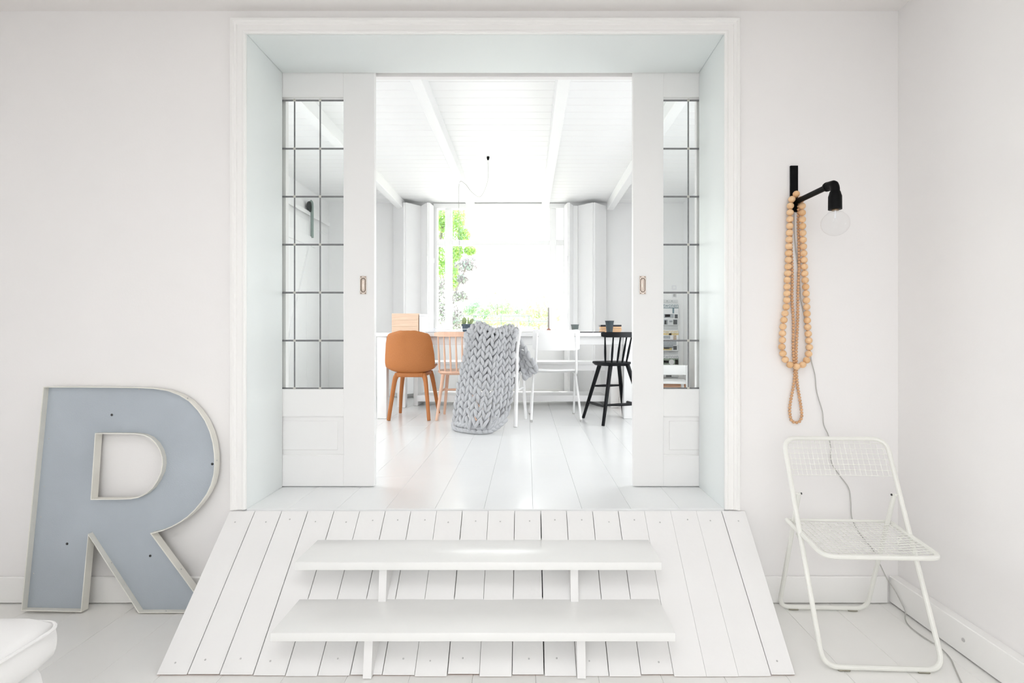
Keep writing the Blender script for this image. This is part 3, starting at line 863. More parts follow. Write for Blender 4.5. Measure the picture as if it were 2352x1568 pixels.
# lamp flex down the wall and along the floor
pts = [A(1824, 487, 2.99), A(1825, 540, 2.995), A(1830, 590, 2.996), A(1836, 640, 2.996), A(1840, 690, 2.996), A(1848, 730, 2.996), A(1860, 800, 2.996), A(1864, 830, 2.996), A(1872, 862, 2.996), A(1876, 900, 2.996), A(1889, 945, 2.996), A(1892, 975, 2.996), A(1903, 1000, 2.996), A(1908, 1030, 2.996), A(1910, 1062, 2.996), A(1929, 1092, 2.996), A(1949, 1120, 2.996), A(1954, 1150, 2.996), A(1957, 1190, 2.996), A(1975, 1225, 2.994), A(2005, 1262, 2.99), A(2020, 1293, 2.985), A(2038, 1330, 2.97)]
fl = []
for (px, py) in ((2052, 1350), (2066, 1375), (2079, 1403), (2080, 1424), (2096, 1444), (2130, 1468), (2156, 1484), (2182, 1510), (2193, 1533), (2206, 1562), (2225, 1600)):
    d = (CZ - .004) * F0 / (py - 773); p = A(px, py, d)
    if p.x > XR - .05:
        d = (XR - .05) * F0 / (px - 1210); p = A(px, py, d)
    p.z = max(p.z, .0035); fl.append(p)
mb = MB(); mb.tube(cr(pts + fl, 5), .0023, 6)
tag(obj('lamp_flex', mb, 'cord_grey'), 'thin grey flex running down from the wall lamp to the floor', 'cable')

# ------------------------------------------------------------------ white wire folding chair
fc = thing('folding_chair', (1.04 + .205, 2.383 * S, 0), 'white folding chair with wire mesh seat and back', 'chair', rotz=R(-2.6), local=True)
Wd = .205; vT = .415 * S; zT = .752; vR = .535 * S; ro = .0088
vP = .301 * S; zP = .55
z0 = ro + .003
def fl_pt(x, t): return Vector((x, vT * t, z0 + (zT - z0) * t))
loop = [fl_pt(-Wd, 0), fl_pt(-Wd, 1), fl_pt(Wd, 1), fl_pt(Wd, 0)]
path = fillet([loop[0], loop[1], Vector((0, vT + .03, zT - .006)), loop[2], loop[3]], .055, 6, closed=True)
q = MB(); q.tube(path, ro, 10, closed=True); obj('front_frame', q, 'chair_enamel', fc)
wr = Wd - .022
q = MB()
q.tube(fillet([(-wr, vP, zP), (-wr, vR, z0), (wr, vR, z0), (wr, vP, zP)], .05, 6), ro, 10); obj('rear_frame', q, 'chair_enamel', fc)
for sx in (-1, 1):
    q = MB(); q.tube([(sx * (Wd + .002), vP, zP), (sx * (wr), vP, zP)], .003, 8); pb = obj('pivot_pin', q, 'chair_enamel', fc)
    q = MB(); q.tube([(sx * (wr - .0085), vP, zP), (sx * (wr - .012), vP, zP)], .0042, 8); obj('pivot_bolt', q, 'dark_screw', fc)
zs0, zs1 = .398, .424; vs0, vs1 = 0.0, .385 * S; wsx = Wd - .004
def seat(u, v): return Vector((lerp(-wsx, wsx, u), lerp(vs0, vs1, v), lerp(zs0, zs1, v) - .010 * (1 - (2 * u - 1) ** 2)))
q = MB(); q.tube(fillet([(-wsx, vs1 + .0, zs1), (-wsx, vs0, zs0), (wsx, vs0, zs0), (wsx, vs1, zs1)], .045, 6), .0088, 10)
q.tube([(-wsx, vs1, zs1), (wsx, vs1, zs1)], .006, 8)
obj('seat_frame', q, 'chair_enamel', fc)
q = MB()
for i in range(1, 18):
    u = i / 18; q.tube([seat(u, v / 4) for v in range(5)], .0014, 5)
for j in range(1, 17):
    v = j / 17; q.tube([seat(u / 6, v) + Vector((0, 0, .0025)) for u in range(7)], .0014, 5)
obj('seat_mesh', q, 'chair_enamel', fc, kind='stuff')
def bk(u, t):
    p = fl_pt(lerp(-Wd, Wd, u), t); c = (1 - (2 * u - 1) ** 2); p.y += .03 * c; p.z -= .006 * c; return p
q = MB()
for j in range(7):
    t_ = lerp(.815, .975, j / 6.0); q.tube([bk(u / 8, t_) for u in range(9)], .0013, 5)
for i in range(1, 21):
    u = i / 21
    q.tube([bk(u, .815), bk(u, .90), bk(u, .992 if .1 < u < .9 else .975)], .0011, 5)
obj('backrest_mesh', q, 'chair_enamel', fc, kind='stuff')
q = MB(); q.tube([(-wsx, .27 * S, .400), (-wr, .28 * S, .36)], .004, 6); q.tube([(wsx, .27 * S, .400), (wr, .28 * S, .36)], .004, 6); obj('seat_stay', q, 'chair_enamel', fc)
for (x_, v_) in ((-Wd + .07, 0), (Wd - .07, 0), (-wr + .06, vR), (wr - .06, vR)):
    q = MB(); q.box(x_ - .02, x_ + .02, v_ - .008, v_ + .008, .0005, .006, .002); obj('foot_pad', q, 'rubber', fc)

# ------------------------------------------------------------------ dining table and bench
tx0, tx1 = -1.40, 1.0
ty0, ty1 = 6.27 * S, 7.42 * S
TZ = ZU + .795
tb = thing('dining_table', (-.2, (ty0 + ty1) / 2, ZU), 'long white dining table in front of the window', 'table')
q = MB(); q.box(tx0, tx1, ty0, ty1, TZ - .036, TZ, .003); obj('tabletop', q, 'white_paint', tb)
for (a, b, c, d_) in ((tx0 + .10, tx1 - .10, ty0 + .045, ty0 + .065), (tx0 + .10, tx1 - .10, ty1 - .065, ty1 - .045), (tx0 + .045, tx0 + .065, ty0 + .10, ty1 - .10), (tx1 - .065, tx1 - .045, ty0 + .10, ty1 - .10)):
    q = MB(); q.box(a, b, c, d_, ZU + .682, TZ - .036, .002); obj('apron', q, 'white_paint', tb)
for x_ in (tx0 + .018, tx1 - .105):
    for y_ in (ty0 + .022, ty1 - .112):
        q = MB(); q.box(x_, x_ + .088, y_, y_ + .09, ZU + .0008, TZ - .036, .003); obj('leg', q, 'white_paint', tb)

bn = thing('bench', (-.1, 7.6 * S, ZU), 'long white bench with a low shelf, between table and window', 'bench')
q = MB(); q.box(-1.25, .92, 7.46 * S, 8.05 * S, ZU + .452, ZU + .482, .003); obj('seat', q, 'white_paint', bn)
q = MB(); q.box(-1.18, .86, 7.48 * S, 7.48 * S + .02, ZU + .385, ZU + .452, .002); obj('apron', q, 'white_paint', bn)
q = MB(); q.box(-1.2, .90, 7.44 * S, 8.0 * S, ZU + .052, ZU + .118, .002); obj('shelf', q, 'white_paint', bn)
for x_ in (-1.24, .86):
    q = MB(); q.box(x_, x_ + .05, 7.47 * S, 8.02 * S, ZU + .0008, ZU + .452, .003); obj('end_panel', q, 'white_paint', bn)

# ------------------------------------------------------------------ chairs
def taper(p, q, r0, r1, n=10, mid=None):
    m_ = MB(); p = Vector(p); q = Vector(q); N = 6
    pts = [p.lerp(q, i / N) for i in range(N + 1)]
    rs = [lerp(r0, r1, i / N) for i in range(N + 1)]
    if mid: rs = [r0 + (mid - r0) * math.sin(math.pi * i / N) if True else 0 for i in range(N + 1)]
    return m_.tube(pts, rs, n)

# orange shell chair
oc = thing('shell_chair', (-1.065, 6.15 * S, ZU), 'orange moulded shell chair at the left end of the table', 'chair', local=True)
prof_c = [(.46, .452), (.44, .468), (.36, .462), (.25, .448), (.14, .432), (.07, .432), (.03, .452), (.008, .50), (-.004, .56), (-.018, .64), (-.034, .72), (-.048, .78), (-.054, .812)]
pc = cr([(0, a, b) for a, b in prof_c], 4)
hw_t = [(0, .14), (.05, .18), (.2, .208), (.42, .222), (.55, .229), (.68, .225), (.8, .213), (.9, .193), (.95, .175), (.98, .150), (1.0, .115)]
cz_t = [(0, .015), (.15, .03), (.32, .045), (.5, .05), (.62, .035), (.75, .01), (.88, .0), (1, -.022)]
cy_t = [(0, 0), (.4, .01), (.55, .05), (.7, .062), (1, .05)]
def shell_f(u, v):
    i = v * (len(pc) - 1); k = min(int(i), len(pc) - 2); p = pc[k].lerp(pc[k + 1], i - k)
    s_ = 2 * u - 1; hw = curve1(hw_t, v); a_ = abs(s_)
    return Vector((s_ * hw * (1 - .02 * a_ ** 6), p.y + a_ ** 2.4 * curve1(cy_t, v), p.z + a_ ** 3 * curve1(cz_t, v)))
q = MB(); q.shell(shell_f, 18, 44, .012); obj('shell', q, 'orange_plastic', oc, 60)
for sx in (-1, 1):
    q = MB(); q.tube(cr([(sx * .120, .075, .412), (sx * .140, .065, .36), (sx * .160, .04, .2), (sx * .182, .006, .0015)], 5), [.024] * 3 + [.0235, .023, .022, .021, .0205, .02, .0195, .019, .0185, .018, .0175, .017, .0165], 10, ell=(1, .8)); obj('leg', q, 'orange_plastic', oc)
    q = MB(); q.tube(cr([(sx * .130, .38, .425), (sx * .145, .40, .36), (sx * .168, .44, .2), (sx * .190, .50, .0015)], 5), [.022] * 4 + [lerp(.022, .015, k / 11) for k in range(12)], 10, ell=(1, .8)); obj('leg', q, 'orange_plastic', oc)
q = MB(); q.box(-.125, .125, .052, .098, .388, .432, .012, seg=3); q.box(-.135, .135, .36, .40, .40, .446, .012, seg=3)
q.box(-.142, -.10, .06, .40, .395, .43, .01, seg=2); q.box(.10, .142, .06, .40, .395, .43, .01, seg=2)
obj('seat_frame', q, 'orange_plastic', oc)

# spindle back helper
def spindle_chair(t, m, seat_z, seat_w, seat_d, feet, tops, nsp, sp_w0, sp_w1, crest, crest_w, lean_y, stretch, spr=.0085, seat_round=True, legr=(.017, .012), yb=.03, xo=0.0):
    q = MB(); pts = []
    for k in range(28):
        a = 2 * math.pi * k / 28; c, s_ = math.cos(a), math.sin(a)
        pts.append(Vector((math.copysign(abs(c) ** .6, c) * seat_w / 2 * (1.0 if s_ > 0 else .94) + xo * .6, seat_d / 2 + math.copysign(abs(s_) ** .6, s_) * seat_d / 2, 0)))
    b = bmesh.new()
    lo = [b.verts.new(Vector((p.x * .86, (p.y - seat_d / 2) * .88 + seat_d / 2, seat_z - .034))) for p in pts]
    mi_ = [b.verts.new(Vector((p.x, p.y, seat_z - .014))) for p in pts]; hi = [b.verts.new(Vector((p.x * .98, p.y, seat_z))) for p in pts]
    ct = [b.verts.new(Vector((p.x * .7, (p.y - seat_d / 2) * .7 + seat_d / 2, seat_z - .006))) for p in pts]
    for r0, r1 in ((lo, mi_), (mi_, hi), (hi, ct)):
        for k in range(28): b.faces.new((r0[k], r0[(k + 1) % 28], r1[(k + 1) % 28], r1[k]))
    b.faces.new(ct); b.faces.new(list(reversed(lo)))
    q.bm(b); obj('seat', q, m, t, 40)
    for f, tp in zip(feet, tops):
        q = taper(tp, f, legr[0], legr[1]); obj('leg', q, m, t)
    z0_, z1_ = crest
    for k in range(nsp):
        s_ = 2 * k / (nsp - 1) - 1
        arc0 = .028 * (1 - s_ * s_); arc1 = .045 * (1 - s_ * s_)
        p = Vector((s_ * sp_w0 + xo, yb + .02 - arc0, seat_z - .004)); e_ = Vector((s_ * sp_w1 + xo, yb + .02 + lean_y - arc1, z0_ + .004))
        n_ = 8; q = MB(); q.tube([p.lerp(e_, i / n_) for i in range(n_ + 1)], [spr * (.78 + .35 * math.sin(math.pi * min(1, (i / n_) * 1.25)) if i / n_ < .8 else .78) for i in range(n_ + 1)], 8)
        obj('spindle', q, m, t)
    q = MB()
    def cf(u, v):
        s_ = 2 * u - 1; arc = .045 * (1 - s_ * s_)
        hh = (z1_ - z0_); tp_ = 1 - .35 * max(0, abs(s_) - .8) / .2
        zc = z0_ + hh * (.5 + (v - .5) * tp_)
        return Vector((s_ * crest_w + xo, yb + .02 + lean_y - arc + .005 * v, zc))
    q.shell(cf, 16, 4, .02); obj('crest_rail', q, m, t, 40)
    for (a, b_, r_) in stretch:
        q = taper(a, b_, .0075, .0075, 8, mid=r_); obj('stretcher', q, m, t)

pkc = thing('spindle_chair', (-.634, 6.15 * S, ZU), 'pale pink wooden spindle back chair next to the orange chair', 'chair', local=True)
spindle_chair(pkc, 'pink_wood', .445, .405, .44, [(-.18, .0, .001), (.18, .0, .001), (-.172, .42, .001), (.172, .42, .001)],
              [(-.130, .075, .415), (.130, .075, .415), (-.13, .36, .415), (.13, .36, .415)], 7, .16, .165, (.757, .800), .195, -.055,
              [((-.149, .05, .26), (-.146, .38, .26), .011), ((.149, .05, .26), (.146, .38, .26), .011), ((-.147, .22, .26), (.147, .22, .26), .011)])
N_ = Vector((.645, 4.63)); L_ = Vector((.522, 5.08)); F_ = Vector((.923, 5.19))
ctr = (N_ + F_) / 2
ax_ang = math.atan2(F_.y - L_.y, F_.x - L_.x)
bs = thing('spindle_high_chair', (ctr.x, ctr.y, ZU), 'black spindle back high chair beside the right sliding door', 'chair', rotz=ax_ang, local=True)
# local frame: y away from the back; shift so that the seat helper's y starts at the back edge
sub_feet = [(-.205, -.232 + .165, .001), (.205, -.232 + .165, .001), (-.205, .232 + .165, .001), (.205, .232 + .165, .001)]
BASE[bs] = Vector((0, .165, 0))
legs_t = [(-.082, .055, .505), (.082, .055, .505), (-.095, .265, .505), (.095, .265, .505)]
def on(f, tp, z): f = Vector(f); tp = Vector(tp); k = (z - f.z) / (tp.z - f.z); return f.lerp(tp, k)
fN, f4, fL, fF = sub_feet; tN, t4, tL, tF = legs_t
spindle_chair(bs, 'black_wood', .535, .315, .33, sub_feet, legs_t, 5, .10, .125, (.752, .797), .160, -.05,
              [(on(fL, tL, .155), on(fN, tN, .155), .013), (on(fF, tF, .155), on(f4, t4, .155), .013), (on(fN, tN, .17), on(f4, t4, .17), .013), (on(fL, tL, .305), on(fF, tF, .305), .012)], spr=.0095, legr=(.0195, .014), yb=.028, xo=-.034)

# white cafe chair carrying the blanket
wc_ = thing('cafe_chair', (-.2915, 4.614, ZU), 'white wooden chair with a black seat pad, draped in the grey blanket', 'chair', rotz=R(-10.95), local=True)
for sx in (-1, 1):
    q = MB(); q.tube(cr([(sx * .200, 0, .0015), (sx * .202, .02, .25), (sx * .203, .022, .45), (sx * (.214 if sx > 0 else .2), .0, .65), (sx * (.247 if sx > 0 else .19), -.035, .83 if sx > 0 else .80)], 4), .0165, 10); obj('back_post', q, 'white_paint', wc_)
    q = taper((sx * .185, .40, .43), (sx * .20, .45, .0015), .017, .013); obj('front_leg', q, 'white_paint', wc_)
    q = taper((sx * .199, .02, .30), (sx * .193, .42, .30), .009, .009); obj('side_stretcher', q, 'white_paint', wc_)
    q = MB(); q.tube(cr([(sx * .198, .03, .26), (sx * .195, .10, .285), (sx * .192, .17, .34), (sx * .19, .21, .40)], 4), .007, 8); obj('curved_brace', q, 'white_paint', wc_)
q = MB(); q.box(-.20, .20, .0, .43, .415, .448, .012, seg=2); obj('seat_frame', q, 'white_paint', wc_)
q = MB(); q.box(-.178, .178, .028, .415, .449, .475, .010, seg=2); obj('seat_pad', q, 'black_pad', wc_, label='black seat pad')
q = MB()
q.shell(lambda u, v: Vector((lerp(-.19, .24, u), -.035 + .02 * v - .03 * (1 - (2 * u - 1) ** 2), lerp(.80 + .02 * u, .72, v))), 12, 4, .018); obj('crest_rail', q, 'white_paint', wc_)
q = MB(); q.shell(lambda u, v: Vector((lerp(-.21, .21, u), -.01 - .02 * (1 - (2 * u - 1) ** 2), lerp(.62, .575, v))), 12, 3, .015); obj('back_rail', q, 'white_paint', wc_)

# white tubular school chair
sc_ = thing('school_chair', (.262, 2.02 * D, ZU), 'white tubular school chair with curved plywood back', 'chair', rotz=R(2), local=True)
for sx in (-1, 1):
    q = MB(); q.tube(fillet([(sx * .222, 0, .0015 + .011), (sx * .196, .17, .40), (sx * .190, .20, .415), (sx * .215, .49, .0125)], .05, 5), .0105, 10); obj('leg_frame', q, 'white_paint', sc_)
    q = MB(); q.tube(fillet([(sx * .185, .40, .425), (sx * .185, .03, .425), (sx * .172, -.03, .79)], .05, 5), .0105, 10); obj('seat_rail', q, 'white_paint', sc_)
    for y_ in (0, .49):
        q = MB(); q.lathe([(.0, 0), (.012, 0), (.0125, .02), (0, .02)], (sx * (.222 if y_ == 0 else .215), y_, .0006), 10); obj('foot_cap', q, 'screw_grey', sc_)
q = MB()
def sb(u, v):
    s_ = 2 * u - 1; e = max(0, abs(s_) - .86) / .14; hh = .088 * (1 - .16 * e * e)
    return Vector((s_ * .208, -.052 + .016 * v + .045 * s_ * s_, .725 + (v - .5) * -2 * hh + .012 * s_ * s_ * (1 - v)))
q.shell(sb, 20, 6, .012); obj('backrest', q, 'white_paint', sc_, 50)
q = MB()
def ss(u, v): s_ = 2 * u - 1; return Vector((s_ * .205 * (1 - .10 * (1 - v)), lerp(.03, .43, v), .445 + .006 * s_ * s_ - .03 * max(0, v - .85) / .15 + .012 * max(0, .2 - v) / .2))
q.shell(ss, 14, 14, .012); obj('seat', q, 'white_paint', sc_, 50)
for sx in (-1, 1):
    q = MB(); q.ball((sx * .166, -.028, .76), .007, .005, .007, n=8, m=5); obj('rivet', q, 'screw_grey', sc_)

# ------------------------------------------------------------------ chunky knitted blanket
bk_ = thing('knitted_blanket', (-.35, 4.42, ZU), 'chunky grey hand-knitted blanket hanging over the white chair', 'blanket')
Lx = [(0, 1070), (.12, 1066), (.3, 1060), (.55, 1051), (.8, 1044), (1, 1043)]
Rx = [(0, 1189), (.2, 1183), (.45, 1181), (.62, 1179), (.75, 1175), (.88, 1167), (1, 1150)]
Yt = [(0, 772), (.08, 760), (.2, 742), (.32, 743), (.45, 753), (.58, 760), (.7, 755), (.82, 749), (.93, 751), (1, 762)]
Yb = [(0, 980), (.2, 985), (.45, 991), (.6, 993), (.8, 985), (1, 968)]
def front(u, v):
    px = lerp(curve1(Lx, v), curve1(Rx, v), u); py = lerp(curve1(Yt, u), curve1(Yb, u), v)
    dt = 5.60 + .05 * u; db_ = min(5.75, (CZ - ZU - .03) * F0 / (curve1(Yb, u) - 773)) - .02
    d = lerp(dt, db_, v ** 2.2) + .035 * math.sin(u * 9 + v * 1.5) * (1 - v * .5)
    return A(px, py, d)
TL_, TR_, BL_, BR_ = (1186, 812), (1200, 784), (1201, 872), (1237, 848)
def sidef(u, v):
    px = lerp(lerp(TL_[0], BL_[0], v), lerp(TR_[0], BR_[0], v), u); py = lerp(lerp(TL_[1], BL_[1], v), lerp(TR_[1], BR_[1], v), u)
    d = 6.02 - .10 * math.sin(v * 2.6) + .04 * math.sin(u * 5) 
    return A(px, py, d)
def stitch(q, c, du, dv, nn, length, wid, th):
    M = Matrix((du, nn, dv)).transposed().to_4x4()
    k = 8; rows = 8; vs = []; fs = []
    for i in range(rows + 1):
        t = i / rows; a = math.pi * t
        r = max(.0, math.sin(a) ** .5) if 0 < t < 1 else .0
        zz = (t - .5) * length
        for j in range(k):
            b = 2 * math.pi * j / k
            vs.append(c + M @ Vector((wid * r * math.cos(b), th * r * math.sin(b) - .010 * (1 - (2 * t - 1) ** 2), zz)))
    for i in range(rows):
        for j in range(k): fs.append((i * k + j, i * k + (j + 1) % k, (i + 1) * k + (j + 1) % k, (i + 1) * k + j))
    q.add(vs, fs)
def knit(fn, ncol, nrow, v0, v1, parent, name='knit_column', tiltf=.36, face=Vector((0, -1, 0)), ws=1.0, lf=1.6):
    for c in range(ncol):
        q = MB()
        for r_ in range(nrow):
            for h in (-1, 1):
                u = (c + .5 + h * .25) / ncol; v = lerp(v0, v1, (r_ + .5) / nrow)
                ju = random.uniform(-.04, .04) / ncol; jv = random.uniform(-.1, .1) / nrow * (v1 - v0)
                u_ = min(.999, max(.001, u + ju)); v_ = min(1, max(0, v + jv)); e = .004
                p = fn(u_, v_)
                ua, ub = max(0, u_ - .02), min(1, u_ + .02); va, vb = max(0, v_ - .02), min(1, v_ + .02)
                tu = (fn(ub, v_) - fn(ua, v_)) / (ub - ua); tv = (fn(u_, vb) - fn(u_, va)) / (vb - va)
                cw = min(tu.length, abs(tu.x) * 1.12 + abs(tu.z) * .3) / ncol; rh = tv.length * (v1 - v0) / nrow
                dn = tv.normalized(); ac = (tu - dn * tu.dot(dn)).normalized()
                a = -h * tiltf + random.uniform(-.1, .1)
                axis = (dn * math.cos(a) + ac * math.sin(a)).normalized()
                nn = axis.cross(ac).normalized()
                if nn.dot(face) < 0: nn = -nn
                nn_in = -nn
                sidev = nn_in.cross(axis).normalized()
                # lean the lower end in, the upper end out, as in a knit chain
                axis = (axis - nn * .18).normalized(); nn_in = (sidev.cross(axis)).normalized() * (1 if sidev.cross(axis).dot(nn_in) > 0 else -1)
                stitch(q, p + nn * .004, sidev, axis, -nn_in * -1, rh * lf, cw * .25 * ws, .018 * (1.25 if ws > 1.3 else 1))
        obj(name, q, 'wool', parent, 180)
def ridge(u, v):
    f0 = front(u, .04); a = math.pi * v; r = .03
    return Vector((f0.x, f0.y + r - r * math.cos(a), f0.z + r * .9 * math.sin(a)))
def backf(u, v):
    p = front(u, .04)
    return Vector((p.x, p.y + .062 + .02 * v, p.z - v * .42))
knit(front, 8, 13, .025, .95, bk_)
knit(ridge, 8, 3, .02, .98, bk_, name='top_fold', face=Vector((0, -.05, 1)), ws=1.15, lf=2.3)
knit(backf, 7, 6, .0, 1.0, bk_, face=Vector((0, 1, 0)))
knit(sidef, 3, 5, .0, 1.0, bk_, name='side_fold', ws=1.6, lf=1.7)
# cast-off edge: a fat chain along the floor and up the right corner
hem = [A(1042, 972, 5.62), A(1048, 983, 5.5), A(1060, 986, 5.42), A(1075, 990, 5.36), A(1090, 993, 5.32), A(1105, 994, 5.3), A(1120, 990, 5.33), A(1137, 981, 5.40), A(1152, 970, 5.46), A(1163, 958, 5.5), A(1172, 944, 5.52)]
hp_ = cr(hem, 5)
for p in hp_: p.z = max(p.z, ZU + .024)
hs = resample(hp_, .042); q = MB()
for i in range(len(hs) - 1):
    tdir = (hs[i + 1] - hs[i]).normalized()
    for h in (-1, 1):
        ax_ = (tdir + Vector((0, -.25 * h, .45 * h))).normalized(); sd = ax_.cross(Vector((0, -1, 0))).normalized(); n3 = sd.cross(ax_).normalized()
        stitch(q, hs[i] + Vector((0, -.012, .022 * h + .012)), sd, ax_, n3, .084, .023, .023)
for v in q.v: v.z = max(v.z, ZU + .002)
obj('cast_off_edge', q, 'wool', bk_, 180)
# bunched corner knot
q = MB()
for (px, py, a) in ((1100, 968, .9), (1092, 976, -.6), (1112, 975, .3), (1104, 984, 1.3), (1085, 983, .1), (1120, 968, -.3), (1132, 962, .6), (1076, 978, -1.0)):
    p = A(px, py, 5.32); ax_ = Vector((math.cos(a), -.1, math.sin(a))).normalized(); sd = ax_.cross(Vector((0, -1, 0))).normalized(); n3 = sd.cross(ax_).normalized()
    stitch(q, p, sd, ax_, n3, .085, .02, .02)
for v in q.v: v.z = max(v.z, ZU + .002)
obj('bunched_corner', q, 'wool', bk_, 180)

# ------------------------------------------------------------------ things on the table
def on_table(px, d): return Vector(((px - 1210) / F0 * d, d * S, TZ))
p = on_table(930.5, 6.95)
wb = thing('wooden_box', p, 'pale oak box standing on the table behind the orange chair', 'box')
hw_ = 30.5 * 6.95 / F0; zt_ = A(0, 719.5, 6.95).z
for k in range(3):
    za = lerp(TZ + .0005, zt_, k / 3); zb_ = lerp(TZ + .0005, zt_, (k + 1) / 3) - .0008
    q = MB(); q.box(p.x - hw_, p.x + hw_, p.y - .006, p.y + .006, za, zb_, .001); obj('front_board', q, 'oak', wb)
q = MB()
q.box(p.x - hw_, p.x - hw_ + .012, p.y + .006, p.y + .16, TZ + .0005, zt_, .001); q.box(p.x + hw_ - .012, p.x + hw_, p.y + .006, p.y + .16, TZ + .0005, zt_, .001)
q.box(p.x - hw_ + .012, p.x + hw_ - .012, p.y + .148, p.y + .16, TZ + .0005, zt_, .001); q.box(p.x - hw_ + .012, p.x + hw_ - .012, p.y + .006, p.y + .148, TZ + .0005, TZ + .012)
obj('carcass', q, 'oak', wb)
p = on_table(970, 6.97); zt_ = A(0, 721, 6.97).z
q = MB(); q.box(p.x - .031, p.x + .038, p.y - .01, p.y + .13, TZ + .0005, zt_ - .02, .003)
wbx = thing('white_box', p, 'slim white box standing right beside the oak box', 'box')
obj('body', q, 'white_china', wbx)
q = MB(); q.box(p.x - .032, p.x + .039, p.y - .011, p.y + .131, zt_ - .0195, zt_, .003); obj('lid', q, 'white_china', wbx)
p = on_table(990, 6.75)
cp = thing('teacup', p, 'small white teacup on a saucer left of the cactus', 'cup')
q = MB(); q.lathe([(0, .008), (.022, .008), (.03, .014), (.038, .03), (.041, .047), (.039, .047), (.035, .03), (.026, .016), (0, .013)], p, 20); obj('bowl', q, 'white_china', cp)
q = MB(); q.tube(cr([p + Vector((.037, 0, .040)), p + Vector((.054, 0, .041)), p + Vector((.056, 0, .026)), p + Vector((.034, 0, .02))], 5), .003, 7); obj('handle', q, 'white_china', cp)
q = MB(); q.lathe([(0, .0005), (.03, .0005), (.06, .009), (.06, .011), (.03, .005), (0, .005)], p, 24); obj('saucer', q, 'white_china', cp)
p = on_table(1073, 6.8)
ct = thing('potted_cactus', p, 'small cactus in a dark grey pot behind the blanket', 'cactus')
q = MB(); q.lathe([(0, .0005), (.040, .0005), (.046, .03), (.049, .036), (.051, .066), (.056, .068), (.057, .088), (.052, .088), (.048, .07), (0, .07)], p, 22); pot = obj('pot', q, 'pot_grey', ct)
q = MB(); q.lathe([(.0475, .034), (.0505, .035), (.0508, .040), (.048, .041)], p, 22); obj('band', q, 'white_china', pot)
for (dx, dz, rx, rz, an) in ((-.030, .118, .024, .038, .08), (.010, .118, .007, .035, 0), (.040, .112, .018, .038, .55), (.036, .10, .016, .03, .3)):
    q = MB(); q.ball(p + Vector((dx, .004 * dz, dz)), rx, .011, rz, M=Matrix.Rotation(an, 3, 'Y'), n=12, m=8); obj('pad', q, 'cactus', ct)
p = on_table(1260, 6.7)
pm = MB(); pm.box(p.x - .07, p.x + .21, p.y - .12, p.y + .10, TZ + .0005, TZ + .004, .001)
tag(obj('placemat', pm, 'placemat'), 'thin brown placemat under the candle holder', 'placemat')
cdl = thing('candlestick', p + Vector((0, 0, .004)), 'tall thin grey candle in a brown glass holder', 'candle')
q = MB(); q.box(p.x - .020, p.x + .020, p.y - .02, p.y + .02, TZ + .0045, TZ + .038, .003); q.lathe([(.012, .038), (.012, .045), (.0105, .045)], p, 12); obj('holder', q, 'glass_brown', cdl)
q = MB(); q.lathe([(.0085, .038), (.0075, A(0, 707, 6.7).z - TZ), (.003, A(0, 705.5, 6.7).z - TZ)], p, 12); cn = obj('candle', q, 'candle', cdl)
def tumbler(px, d, ytop, wt, wb_, m, label, rimh=.006):
    p = on_table(px, d); h = A(0, ytop, d).z - TZ; rt = wt / 2 * d / F0; rb = wb_ / 2 * d / F0
    t = thing('beaker', p, label, 'cup')
    q = MB(); q.lathe([(0, .0005), (rb, .0005), (lerp(rb, rt, .35), h * .4), (lerp(rb, rt, .72), h * .82), (rt, h), (rt - .003, h), (lerp(rb, rt, .6), h * .8), (rb - .004, .008), (0, .008)], p, 22); o = obj('body', q, m, t)
    q = MB(); q.tube([p + Vector((rt * math.cos(a * math.pi / 12), rt * math.sin(a * math.pi / 12), h)) for a in range(24)], .0022, 6, closed=True); obj('rim', q, m, o)
    return t
tumbler(1320.5, 6.75, 745.5, 18.5, 12.5, 'sage_cup', 'grey-green beaker behind the school chair back')
tumbler(1400, 6.5, 737, 20.5, 13.5, 'anthracite', 'dark blue-grey beaker in front of the stacked books')
p = on_table(1402, 6.75)
for k in range(3):
    z0_ = .0006 + k * .0205
    bkx = thing('book', p + Vector((0, 0, z0_)), ['bottom tan book of the stack on the table', 'middle tan book of the stack on the table', 'top tan book of the stack, under the black notebook'][k], 'book', 'stacked tan books')
    j = (-.004, .003, 0)[k]
    q = MB(); q.box(p.x - .098 + j, p.x + .098 + j, p.y - .06, p.y + .08, TZ + z0_ + .003, TZ + z0_ + .0165, .004, seg=2); obj('pages', q, 'book_paper', bkx)
    q = MB(); q.box(p.x - .103 + j, p.x + .103 + j, p.y - .065, p.y + .085, TZ + z0_, TZ + z0_ + .0025, .0008); q.box(p.x - .103 + j, p.x + .103 + j, p.y - .065, p.y + .085, TZ + z0_ + .017, TZ + z0_ + .0195, .0008); obj('cover', q, 'oak', bkx)
q = MB(); q.box(p.x - .104, p.x + .100, p.y - .06, p.y + .08, TZ + .0625, TZ + .079, .003, seg=2)
tag(obj('notebook', q, 'black_slate'), 'black notebook lying on top of the tan books', 'book')
p = on_table(1347, 6.55); q = MB(); q.box(p.x - .066, p.x + .062, p.y - .06, p.y + .08, TZ + .0006, TZ + .010, .003)
tag(obj('slate_tray', q, 'black_slate'), 'flat black tray on the table right of the school chair', 'tray')
p = on_table(1374, 6.34); q = MB(); q.box(p.x - .045, p.x + .060, p.y - .02, p.y + .06, TZ + .0006, TZ + .009, .003)
tag(obj('slate_tray', q, 'black_slate'), 'flat black board on the table edge behind the high chair', 'tray')

